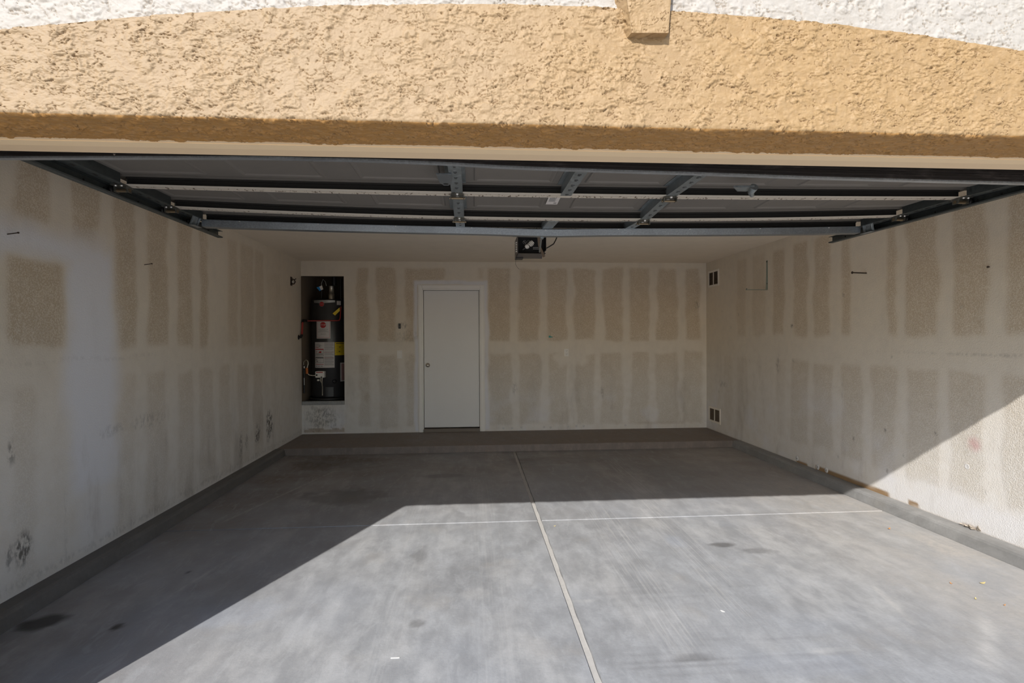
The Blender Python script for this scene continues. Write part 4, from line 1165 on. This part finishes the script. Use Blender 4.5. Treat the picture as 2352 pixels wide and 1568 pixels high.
k = MB(); k.lathe((TX, TY, 0), [(0, NZ0 + 0.045), (TR - 0.01, NZ0 + 0.045), (TR, NZ0 + 0.06), (TR, 2.035), (TR - 0.004, 2.045), (TR - 0.02, 2.062), (0, 2.068)], 64)
tank = k.build('tank', M['tank'], wh)
k = MB(); k.lathe((TX, TY, 0), [(TR + 0.003, 1.742), (TR + 0.003, 1.748), (TR, 1.748), (TR, 1.742), (TR + 0.003, 1.742)], 64); k.build('seam_band', M['tank_top'], tank)
k = MB()
for q in range(3): k.cyl((TX + 0.2 * math.cos(q * 2.1), TY + 0.2 * math.sin(q * 2.1), NZ0 + 0.008), (TX + 0.2 * math.cos(q * 2.1), TY + 0.2 * math.sin(q * 2.1), NZ0 + 0.05), 0.02, 10)
each(k, 'tank_foot', M['black'], wh)
def zt_(z): return H + (z - H) * 8.27 / 8.3
# STOP label
s = lab_rect(uof(-2.30), uof(-2.095), 1.476, 1.734, mat=M['paper'], parent=wh, name='stop_label', label='white warning label with red octagon reading STOP')
uc = (uof(-2.30) + uof(-2.095)) / 2
k = MB(); a_, b_ = uof(-2.30) + 0.012, uof(-2.095) - 0.012
for (p, q, r_, t_) in ((a_, b_, 1.487, 1.490), (a_, a_ + 0.003, 1.487, 1.728), (b_ - 0.003, b_, 1.487, 1.728)):
    k.add([(p, 0.0008, r_), (q, 0.0008, r_), (q, 0.0008, t_), (p, 0.0008, t_)], [(0, 1, 2, 3)])
oc = [(uc + 0.046 * math.cos(PI / 8 + i * PI / 4), 0.0008, 1.676 + 0.046 * math.sin(PI / 8 + i * PI / 4)) for i in range(8)]
k.add(oc, [tuple(range(8))])
wrap(k, 0, 0).build('red_print', M['red'], s, kind='stuff')
def text_on(sx, size, u, v, mat, parent, name, h=0.0014, squash=1.0):
    vs, fs = text_mesh(sx, size)
    k = MB(); k.add([(u + x * squash, h, v + y) for x, y, z in vs], fs)
    return wrap(k, 0, 0).build(name, mat, parent)
text_on('STOP', 0.036, uc, 1.676, M['paper'], s, 'stop_lettering')
for i, tx in enumerate(['DO NOT RETURN THIS', 'WATER HEATER TO', 'THE PLACE OF PURCHASE']):
    text_on(tx, 0.0135, uc, 1.612 - 0.018 * i, M['ink'], s, 'black_print')
text_on('1-800-432-8373', 0.0135, uc, 1.542, M['ink'], s, 'black_print')
# large instruction label
lu0, lu1 = uof(-2.33), uof(-2.045)
s = lab_rect(lu0, lu1, 1.046, 1.424, mat=M['paper'], parent=wh, name='instruction_label', label='large white instruction label with two framed warning pictures')
def R2(k, a, b, c, d, h=0.0008): k.add([(a, h, c), (b, h, c), (b, h, d), (a, h, d)], [(0, 1, 2, 3)])
W = lu1 - lu0
k = MB()
for j in range(5): R2(k, lu0 + 0.012, lu0 + 0.012 + W * (0.26 + 0.05 * (j % 3)), 1.395 - j * 0.013, 1.399 - j * 0.013)
for j in range(26):
    if j in (8, 14): continue
    R2(k, lu0 + W * 0.53, lu1 - 0.012 - 0.02 * (j % 4 == 3), 1.395 - j * 0.0125, 1.3992 - j * 0.0125)
for j in range(3): R2(k, lu0 + 0.012 + j * 0.045, lu0 + 0.045 + j * 0.045, 1.066, 1.074)
for j in range(5): R2(k, lu0 + 0.02, lu0 + W * 0.46, 1.232 + j * 0.006, 1.235 + j * 0.006)
wrap(k, 0, 0).build('fine_print', M['inkg'], s, kind='stuff')
k = MB()
for (z0_, z1_) in ((1.215, 1.325), (1.120, 1.200)):
    R2(k, lu0 + 0.008, lu0 + W * 0.49, z0_, z0_ + 0.003, 0.001); R2(k, lu0 + 0.008, lu0 + 0.011, z0_, z1_, 0.001); R2(k, lu0 + W * 0.48, lu0 + W * 0.49, z0_, z1_, 0.001)
R2(k, lu0 + 0.008, lu0 + W * 0.49, 1.187, 1.200, 0.001); R2(k, lu0 + W * 0.53, lu1 - 0.012, 1.408, 1.412, 0.001)
R2(k, lu0 + 0.014, lu0 + 0.045, 1.160, 1.168, 0.001); R2(k, lu0 + 0.03, lu0 + 0.055, 1.135, 1.145, 0.001); R2(k, lu0 + 0.075, lu0 + 0.10, 1.364, 1.369, 0.001)
wrap(k, 0, 0).build('black_frames', M['ink'], s, kind='stuff')
k = MB()
R2(k, lu0 + 0.008, lu0 + W * 0.49, 1.312, 1.325, 0.0012)
for fx in (0.0,):
    k.add([(lu0 + 0.03, 0.0012, 1.262), (lu0 + 0.036, 0.0012, 1.262), (lu0 + 0.038, 0.0012, 1.295), (lu0 + 0.03, 0.0012, 1.298)], [(0, 1, 2, 3)])
    k.add([(lu0 + 0.06, 0.0012, 1.265), (lu0 + 0.115, 0.0012, 1.265), (lu0 + 0.112, 0.0012, 1.298), (lu0 + 0.098, 0.0012, 1.282), (lu0 + 0.09, 0.0012, 1.293), (lu0 + 0.078, 0.0012, 1.276)], [(0, 1, 2, 3, 4, 5)])
R2(k, lu0 + 0.012, lu0 + W * 0.49, 1.094, 1.100, 0.0012); R2(k, lu0 + W * 0.5, lu1 - 0.01, 1.270, 1.273, 0.0012); R2(k, lu0 + W * 0.5, lu1 - 0.01, 1.190, 1.193, 0.0012); R2(k, lu0 + 0.01, lu0 + 0.07, 1.345, 1.350, 0.0012)
wrap(k, 0, 0).build('red_print', M['red'], s, kind='stuff')
# yellow energy label
s = lab_rect(uof(-2.040), uof(-1.925), 1.228, 1.420, mat=M['yellow'], parent=wh, name='energy_label', label='yellow printed label')
k = MB(); e0, e1 = uof(-2.030), uof(-1.935)
R2(k, e0 + 0.005, e1, 1.398, 1.408)
for j in range(9): R2(k, e0 + 0.008, e1 - 0.01 * (j % 3), 1.380 - j * 0.014, 1.382 - j * 0.014)
R2(k, e0 + 0.05, e0 + 0.08, 1.345, 1.355); R2(k, e0 + 0.045, e0 + 0.07, 1.278, 1.290)
wrap(k, 0, 0).build('label_print', M['ink'], s, kind='stuff')
# badge: silver wing and red disc
k = MB(); b0, b1 = uof(-2.345), uof(-2.035)
def wing(n=14):
    X = np.linspace(b0, b1, n + 1); vs = []
    for x in X:
        t = (x - b0) / (b1 - b0); d = 0.030 + 0.018 * (1 - abs(t - 0.42) / 0.58) if t > 0.42 else 0.036 + 0.012 * t / 0.42
        vs += [(x, 0.0006, 2.043), (x, 0.0006, 2.043 - d)]
    return vs, [(2 * i, 2 * i + 1, 2 * i + 3, 2 * i + 2) for i in range(n)]
vs, fs = wing(); k.add(vs, fs)
k.add([(x, y - 0.0012, z) for x, y, z in vs], fs)
bd_ = wrap(k, 0, 0).build('badge_wing', M['silver'], wh, label='silver wing-shaped badge at the tank top')
k = MB(); cu = uof(-2.215)
k.add([(cu + 0.036 * math.cos(2 * PI * i / 24), 0.003, 1.984 + 0.036 * math.sin(2 * PI * i / 24)) for i in range(24)], [tuple(range(24))])
wrap(k, 0, 0).build('badge_disc', M['red'], bd_)
k = MB()
n = 28
for off in (0,):
    pts = [(cu - 0.026 + 0.052 * i / (n - 1), 0.006, 1.984 + 0.011 * math.sin(i * 1.35) * (1 - 0.4 * i / n)) for i in range(n)]
    for i in range(n - 1):
        (xa, ya_, za), (xb, yb_, zb2) = pts[i], pts[i + 1]
        k.add([(xa, ya_, za), (xb, yb_, zb2), (xb, yb_, zb2 + 0.004), (xa, ya_, za + 0.004)], [(0, 1, 2, 3)])
nr = 28; 
vsr = [(cu + rr * math.cos(2 * PI * i / nr), 0.006, 1.984 + rr * math.sin(2 * PI * i / nr)) for rr in (0.0335, 0.036) for i in range(nr)]
k.add(vsr, [(i, (i + 1) % nr, nr + (i + 1) % nr, nr + i) for i in range(nr)])
wrap(k, 0, 0).build('badge_script', M['silver'], bd_)
text_on('Performance', 0.017, uof(-2.16), 2.030, M['paper'], bd_, 'badge_lettering', 0.002)
s = lab_rect(uof(-2.012), uof(-1.965), 1.975, 2.035, mat=M['paper'], parent=wh, name='rating_label')
# yellow tag hanging
k = MB(); k.add([(-2.055, TY - TR - 0.02, 1.845), (-2.02, TY - TR - 0.02, 1.815), (-1.955, TY - TR + 0.0, 1.885), (-1.958, TY - TR + 0.0, 1.935)], [(0, 1, 2, 3)])
k.add([(-2.055, TY - TR - 0.023, 1.845), (-2.02, TY - TR - 0.023, 1.815), (-1.955, TY - TR - 0.003, 1.885), (-1.958, TY - TR - 0.003, 1.935)], [(0, 1, 2, 3)])
k.build('hanging_tag', M['yellow'], wh, label='yellow paper tag')
# relief pipe: red insulated run to the left wall
py_ = TY - TR - 0.035
k = MB(); k.tube([(-1.955, py_ + 0.10, 1.95), (-1.957, py_ + 0.06, 1.78), (-1.965, py_ + 0.03, 1.742), (-1.99, py_, 1.739), (-2.43, py_, 1.737), (-2.46, py_ - 0.02, 1.735)], 0.009, 10)
k.build('red_relief_pipe', M['redpipe'], wh, label='thin red pipe across the tank')
k = MB(); k.tube([(XL + 0.045, py_ - 0.03, 1.74), (XL + 0.030, py_ - 0.06, 1.738), (XL + 0.028, py_ - 0.09, 1.70), (XL + 0.028, py_ - 0.11, 1.60), (XL + 0.028, py_ - 0.13, 1.53), (XL + 0.022, py_ - 0.16, 1.50), (XL + 0.0, py_ - 0.19, 1.497)], 0.014, 12)
eb = k.build('wall_elbow_pipe', M['redpipe'], wh, label='dark red drop pipe on the left wall')
k = MB(); k.tube([(XL + 0.060, py_ - 0.01, 1.738), (XL + 0.030, py_ - 0.06, 1.740), (XL + 0.028, py_ - 0.085, 1.71)], 0.019, 12); k.tube([(XL + 0.028, py_ - 0.125, 1.53), (XL + 0.022, py_ - 0.16, 1.50), (XL + 0.002, py_ - 0.19, 1.497)], 0.019, 12); k.lathe((XL + 0.0, py_ - 0.19, 1.497), [(0.035, 0.0), (0.035, 0.006), (0.015, 0.012)], 16, 'x')
each(k, 'black_elbow', M['black'], eb)
# gas control and burner details
gy = TY - TR
k = MB(); k.bbox(-2.295, -2.165, gy - 0.085, gy + 0.03, 0.905, 1.000, 0.010)
gv = k.build('gas_valve', M['white_pl'], wh, label='white gas control valve')
k = MB(); k.box(-2.28, -2.185, gy - 0.0865, gy - 0.084, 0.978, 0.990); k.build('valve_print', M['red'], gv)
k = MB(); k.lathe((-2.272, gy - 0.085, 0.945), [(0, -0.008), (0.012, -0.007), (0.013, 0)], 14, 'y'); k.lathe((-2.205, gy - 0.085, 0.915), [(0, -0.006), (0.009, -0.005), (0.01, 0)], 12, 'y'); each(k, 'valve_knob', M['black'], gv)
k = MB(); k.tube([(-2.235, gy - 0.03, 0.905), (-2.232, gy - 0.035, 0.86), (-2.215, gy - 0.03, 0.82), (-2.213, gy - 0.02, 0.79)], 0.005, 8); k.tube([(-2.208, gy - 0.04, 0.905), (-2.208, gy - 0.04, 0.80), (-2.21, gy - 0.012, 0.76), (-2.212, gy - 0.010, 0.64)], 0.008, 8); each(k, 'burner_tube', M['flue'], wh)
k = MB(); k.bbox(-2.275, -2.245, gy - 0.06, gy - 0.035, 0.855, 0.880, 0.004); k.build('igniter_button', M['white_pl'], wh)
k = MB(); k.tube([(-2.295, gy - 0.03, 0.935), (-2.34, gy - 0.04, 0.936), (-2.385, gy - 0.06, 0.945), (-2.405, gy - 0.07, 0.97), (-2.412, gy - 0.07, 1.05), (-2.395, gy - 0.07, 1.11), (-2.40, gy - 0.07, 1.15), (-2.43, gy - 0.06, 1.165), (-2.465, gy - 0.05, 1.14), (-2.472, gy - 0.05, 1.06)], 0.007, 10)
gl = k.build('gas_flex_line', M['flue'], wh)
k = MB(); k.tube([(-2.412, gy - 0.07, 0.965), (-2.416, gy - 0.07, 1.05)], 0.017, 12); k.build('orange_sleeve', M['orange'], gl, label='orange sleeve on the gas line')
k = MB(); k.tube([(-2.462, gy - 0.05, 0.68), (-2.462, gy - 0.05, 1.09)], 0.013, 10); k.build('black_gas_pipe', M['black'], gl)
k = MB(); k.tube([(-2.455, gy - 0.066, 0.80), (-2.455, gy - 0.066, 0.905)], 0.004, 6); k.tube([(-2.455, gy - 0.066, 1.045), (-2.455, gy - 0.066, 1.075)], 0.008, 8); each(k, 'pipe_collar', M['bolt'], gl)
k = MB(); du = uof(-2.045)
k.lathe((-2.045, TY - TR * math.cos(du / TR) - 0.002, 0.843), [(0.012, -0.03), (0.022, -0.028), (0.022, -0.012), (0.030, -0.008), (0.030, 0.01)], 14, 'y'); k.lathe((-2.045, TY - TR * math.cos(du / TR) - 0.002, 0.843), [(0, -0.026), (0.012, -0.03)], 14, 'y')
k.build('drain_valve', M['black'], wh)
s = lab_rect(uof(-1.975), uof(-1.920), 0.835, 1.115, mat=M['paper'], parent=wh, name='side_label', label='narrow pink and white side label')
k = MB(); R2(k, uof(-1.964), uof(-1.925), 0.85, 1.10); wrap(k, 0, 0).build('side_print', M['pink'], s)
k = MB(); R2(k, uof(-2.17), uof(-2.06), 0.62, 0.76, 0.002); wrap(k, 0, 0).build('burner_cover', M['tank_top'], wh)
# flue and pipes on top
k = MB(); k.lathe((-2.125, TY - 0.06, 0), [(0.045, 2.068), (0.045, 2.15), (0.038, 2.155), (0.038, 2.255), (0.042, 2.26), (0.038, 2.27), (0.0, 2.27)], 20); k.build('flue_collar', M['flue'], wh)
k = MB(); k.tube([(-1.99, TY - 0.05, 2.06), (-1.99, TY - 0.05, 2.38)], 0.012, 10); k.tube([(-2.29, TY, 2.06), (-2.29, TY, 2.30), (-2.26, TY, 2.38)], 0.012, 10); k.tube([(-2.1, TY, 2.28), (-2.1, TY, 2.48)], 0.036, 14); each(k, 'supply_pipe', M['black'], wh)
# blue and white tag on a cord
k = MB(); k.tube([(-2.23, 8.28, 2.245), (-2.235, 8.30, 2.30), (-2.22, 8.33, 2.36), (-2.20, 8.38, 2.33), (-2.195, 8.42, 2.27)], 0.003, 6)
tg = k.build('tag_cord', M['white_pl'], wh)
k = MB(); k.add([(-2.262, 8.279, 2.245), (-2.222, 8.279, 2.262), (-2.205, 8.279, 2.205), (-2.236, 8.279, 2.192)], [(0, 1, 2, 3)]); k.add([(-2.262, 8.282, 2.245), (-2.222, 8.282, 2.262), (-2.205, 8.282, 2.205), (-2.236, 8.282, 2.192)], [(0, 1, 2, 3)]); k.build('tag_white_half', M['white_pl'], tg)
k = MB(); k.add([(-2.262, 8.279, 2.245), (-2.236, 8.279, 2.192), (-2.255, 8.279, 2.178), (-2.302, 8.279, 2.232)], [(0, 1, 2, 3)]); k.add([(-2.262, 8.282, 2.245), (-2.236, 8.282, 2.192), (-2.255, 8.282, 2.178), (-2.302, 8.282, 2.232)], [(0, 1, 2, 3)]); k.build('tag_blue_half', M['blue'], tg)
# drip pan with its bright front flashing
pn = thing('drip_pan', 'shallow galvanised drip pan and flashing under the water heater', 'pan', (TX, D + 0.3, NZ0))
k = MB(); k.lathe((TX - 0.006, TY - 0.01, NZ0), [(0, 0.001), (0.278, 0.001), (0.286, 0.045), (0.289, 0.045), (0.282, 0.0), (0, 0.0)], 48); k.build('pan_dish', M['black'], pn)
k = MB(); k.bbox(NX0 + 0.004, NX1 + 0.002, D - 0.014, D + 0.002, 0.512, 0.566, 0.003); k.box(NX0 + 0.004, NX1 + 0.0, D - 0.012, D + 0.06, 0.558, 0.5655); k.build('front_flashing', M['pan'], pn, label='dull galvanised front flashing')

# ================================================================== SMALL WALL ITEMS
# light switch
t = thing('light_switch', 'white rocker light switch plate left of the white door', 'switch', (-1.075, D, 1.236))
k = MB(); k.bbox(-1.112, -1.038, D - 0.007, D, 1.177, 1.295, 0.003); k.build('wall_plate', M['white_pl'], t)
k = MB(); k.bbox(-1.092, -1.058, D - 0.010, D - 0.005, 1.203, 1.269, 0.002); k.build('rocker', M['white_pl'], t)
# push button
t = thing('wall_push_button', 'small black opener push button above the light switch', 'button', (-1.072, D, 1.655))
k = MB(); k.bbox(-1.088, -1.056, D - 0.018, D, 1.617, 1.693, 0.003); k.build('button_case', M['black'], t)
k = MB(); k.lathe((-1.072, D - 0.018, 1.645), [(0, -0.003), (0.007, -0.003), (0.008, 0)], 12, 'y'); k.build('push_button', M['housing'], t)
# outlet
t = thing('wall_outlet', 'white duplex power outlet on the back wall right of the door', 'outlet', (1.403, D, 1.25))
k = MB(); k.bbox(1.368, 1.438, D - 0.006, D, 1.193, 1.307, 0.003); pl = k.build('wall_plate', M['white_pl'], t)
for zc in (1.275, 1.225):
    k = MB(); k.bbox(1.386, 1.420, D - 0.009, D - 0.005, zc - 0.017, zc + 0.017, 0.002); rc = k.build('receptacle', M['white_pl'], t)
    k = MB(); k.box(1.394, 1.397, D - 0.0095, D - 0.0085, zc, zc + 0.010); k.box(1.409, 1.412, D - 0.0095, D - 0.0085, zc, zc + 0.010); k.lathe((1.403, D - 0.0092, zc - 0.008), [(0, 0), (0.003, 0)], 8, 'y'); k.build('slots', M['slot'], rc)
# teal putty mark
k = MB(); k.bbox(1.135, 1.165, D - 0.008, D + 0.0005, 1.475, 1.505, 0.006); k.bbox(1.155, 1.195, D - 0.006, D + 0.0005, 1.478, 1.492, 0.005); tag(k.build('wall_putty', M['teal']), 'small teal dab of putty on the back wall left of the outlet', 'putty')
# fixture on left wall (door chime / sensor)
t = thing('wall_hook', 'dark metal hook bracket high on the left wall by the niche', 'hook', (XL, 7.72, 2.27))
k = MB(); k.box(XL, XL + 0.008, 7.68, 7.74, 2.205, 2.325); k.build('back_plate', M['nail'], t)
k = MB(); k.tube([(XL + 0.004, 7.71, 2.30), (XL + 0.045, 7.71, 2.285), (XL + 0.058, 7.71, 2.255), (XL + 0.040, 7.71, 2.228), (XL + 0.004, 7.71, 2.225)], 0.008, 8); k.tube([(XL + 0.045, 7.71, 2.285), (XL + 0.068, 7.71, 2.30)], 0.006, 6); k.build('hook_arm', M['nail'], t)
k = MB(); k.lathe((XL + 0.028, 7.70, 2.255), [(0, -0.012), (0.018, -0.012), (0.018, 0.012), (0, 0.012)], 14, 'x'); k.build('metal_insert', M['bolt'], t)
# nails and spikes sticking out of the walls
def spike(name, x, y, z, L, dz, sgn, label, r=0.003, head=0.005, mat='nail'):
    t = thing(name, label, 'nail', (x, y, z))
    k = MB(); k.tube([(x - sgn * 0.012, y, z), (x + sgn * L, y, z + dz)], r, 8); k.build('shank', M[mat], t)
    k = MB(); k.lathe((x + sgn * L, y, z + dz), [(0, -0.003), (head, -0.003), (head, 0.003), (0, 0.003)], 10, 'x'); k.build('head', M[mat], t)
spike('long_nail', XL, 3.12, 2.040, 0.055, 0.010, 1, 'nearer thin nail sticking out of the left wall near the photo edge')
spike('long_nail', XL, 4.345, 2.040, 0.055, 0.010, 1, 'farther thin nail sticking out of the left wall below the track')
spike('coat_spike', XR, 4.73, 2.047, 0.135, 0.004, -1, 'long dark spike with round head sticking out of the right wall', 0.006, 0.012)
t = thing('wall_screw', 'tiny dark screw head high on the right wall near the photo edge', 'screw', (XR, 3.545, 1.95))
k = MB(); k.tube([(XR + 0.01, 3.545, 1.95), (XR - 0.012, 3.545, 1.95)], 0.004, 8); k.build('shank', M['nail'], t)
k = MB(); k.lathe((XR - 0.012, 3.545, 1.95), [(0, -0.004), (0.006, -0.003), (0.008, 0.002), (0, 0.003)], 10, 'x'); k.build('head', M['nail'], t)
# shelf bracket
t = thing('shelf_bracket', 'grey-green steel L shelf bracket screwed to the right wall', 'bracket', (XR, 6.41, 2.045))
k = MB(); k.box(XR - 0.004, XR, 6.395, 6.425, 2.045, 2.40); k.add([(XR - 0.004, 6.408, 2.05), (XR - 0.004, 6.408, 2.38), (XR - 0.018, 6.408, 2.05), (XR - 0.004, 6.412, 2.05), (XR - 0.004, 6.412, 2.38), (XR - 0.018, 6.412, 2.05)], [(0, 1, 2), (3, 5, 4), (0, 3, 4, 1), (1, 4, 5, 2), (2, 5, 3, 0)])
k.build('wall_leg', M['bracket'], t)
k = MB(); k.box(XR - 0.262, XR - 0.0045, 6.394, 6.426, 2.040, 2.047); k.box(XR - 0.261, XR - 0.256, 6.396, 6.424, 2.048, 2.062); k.build('shelf_leg', M['bracket'], t)
k = MB()
for z in (2.385, 2.12): k.lathe((XR - 0.004, 6.41, z), [(0, -0.004), (0.008, -0.003), (0.009, 0)], 10, 'x')
each(k, 'screw', M['nail'], t)
# vents
def vent(y0, y1, z0, z1, label):
    t = thing('wall_vent', label, 'vent', (XR, (y0 + y1) / 2, z0))
    k = MB(); w = 0.030; x_ = XR - 0.010
    ym = (y0 + y1) / 2
    k.bbox(x_, XR, y0, y1, z0, z0 + w, 0.002); k.bbox(x_, XR, y0, y1, z1 - w, z1, 0.002); k.box(x_ + 0.001, XR, y0 + 0.001, y0 + w, z0 + w - 0.002, z1 - w + 0.002); k.box(x_ + 0.001, XR, y1 - w, y1 - 0.001, z0 + w - 0.002, z1 - w + 0.002); k.box(x_ + 0.001, XR, ym - 0.010, ym + 0.010, z0 + w - 0.002, z1 - w + 0.002)
    k.build('vent_frame', M['vent'], t)
    k = MB(); k.box(XR - 0.0015, XR - 0.0005, y0 + w, y1 - w, z0 + w, z1 - w); k.build('duct_opening', M['ventdark'], t)
    n = 11
    k = MB()
    for i in range(n):
        z = z0 + w + (i + 0.5) * (z1 - z0 - 2 * w) / n
        k.add([(x_ + 0.001, y0 + w, z - 0.004), (x_ + 0.001, y1 - w, z - 0.004), (XR - 0.002, y1 - w, z + 0.005), (XR - 0.002, y0 + w, z + 0.005)], [(0, 1, 2, 3)])
        k.add([(x_ + 0.001, y0 + w, z - 0.0052), (x_ + 0.001, y1 - w, z - 0.0052), (XR - 0.002, y1 - w, z + 0.0038), (XR - 0.002, y0 + w, z + 0.0038)], [(0, 1, 2, 3)])
    k.build('louvers', M['louver'], t, kind='stuff')
vent(7.71, 8.06, 2.22, 2.465, 'upper white louvred vent on the right wall below the ceiling')
vent(7.665, 8.045, 0.205, 0.435, 'lower white louvred vent on the right wall just above the step')

# ================================================================== LITTER ON THE FLOOR
def leaf(x, y, s, rot, mat, label, name='dry_leaf', cat='leaf', curl=0.006):
    k = MB()
    pts = [(-1, 0), (-0.5, 0.35), (0.1, 0.42), (0.7, 0.22), (1.0, 0), (0.6, -0.25), (0, -0.4), (-0.6, -0.3)]
    c, sn = math.cos(rot), math.sin(rot)
    top = []
    for (a, b) in pts:
        u, v = a * s, b * s
        top.append((x + u * c - v * sn, y + u * sn + v * c, 0.003 + curl * (a * a)))
    top.append((x, y, 0.002))
    fs = [(i, (i + 1) % 8, 8) for i in range(8)]
    k.add(top, fs); k.add([(a, b, z - 0.0015) for a, b, z in top], fs)
    k.add([top[i] for i in range(8)] + [(top[i][0], top[i][1], top[i][2] - 0.0015) for i in range(8)], [(i, (i + 1) % 8, 8 + (i + 1) % 8, 8 + i) for i in range(8)])
    return tag(k.build(name, M[mat]), label, cat)
leaf(3.17, 3.96, 0.018, 0.6, 'leaf', 'orange dry leaf on the sunlit floor beside the right curb')
leaf(2.83, 3.05, 0.011, 1.4, 'leaf', 'small reddish dry leaf left of the yellow leaf')
leaf(3.02, 3.04, 0.020, 0.1, 'leafy', 'curled yellow dry leaf near the right edge')
leaf(2.80, 2.86, 0.011, 0.9, 'leafy', 'tiny yellow-green leaf just in front of the reddish leaf')
leaf(2.89, 2.78, 0.009, 0.3, 'leaf', 'tiny dark dry leaf nearest the right edge')
leaf(1.33, 2.84, 0.014, 2.2, 'scrap', 'small white paper scrap on the right slab beyond the streaks', 'paper_scrap', 'scrap', 0.002)
k = MB(); k.box(-0.385, -0.345, 2.545, 2.551, 0.0, 0.002); tag(k.build('paper_scrap', M['scrap']), 'thin white scrap on the left slab near the bottom of the photo', 'scrap')
leaf(0.63, 4.23, 0.010, 0.4, 'leafy', 'tiny yellow fleck by the slab joint crossing', 'dry_leaf', 'leaf')
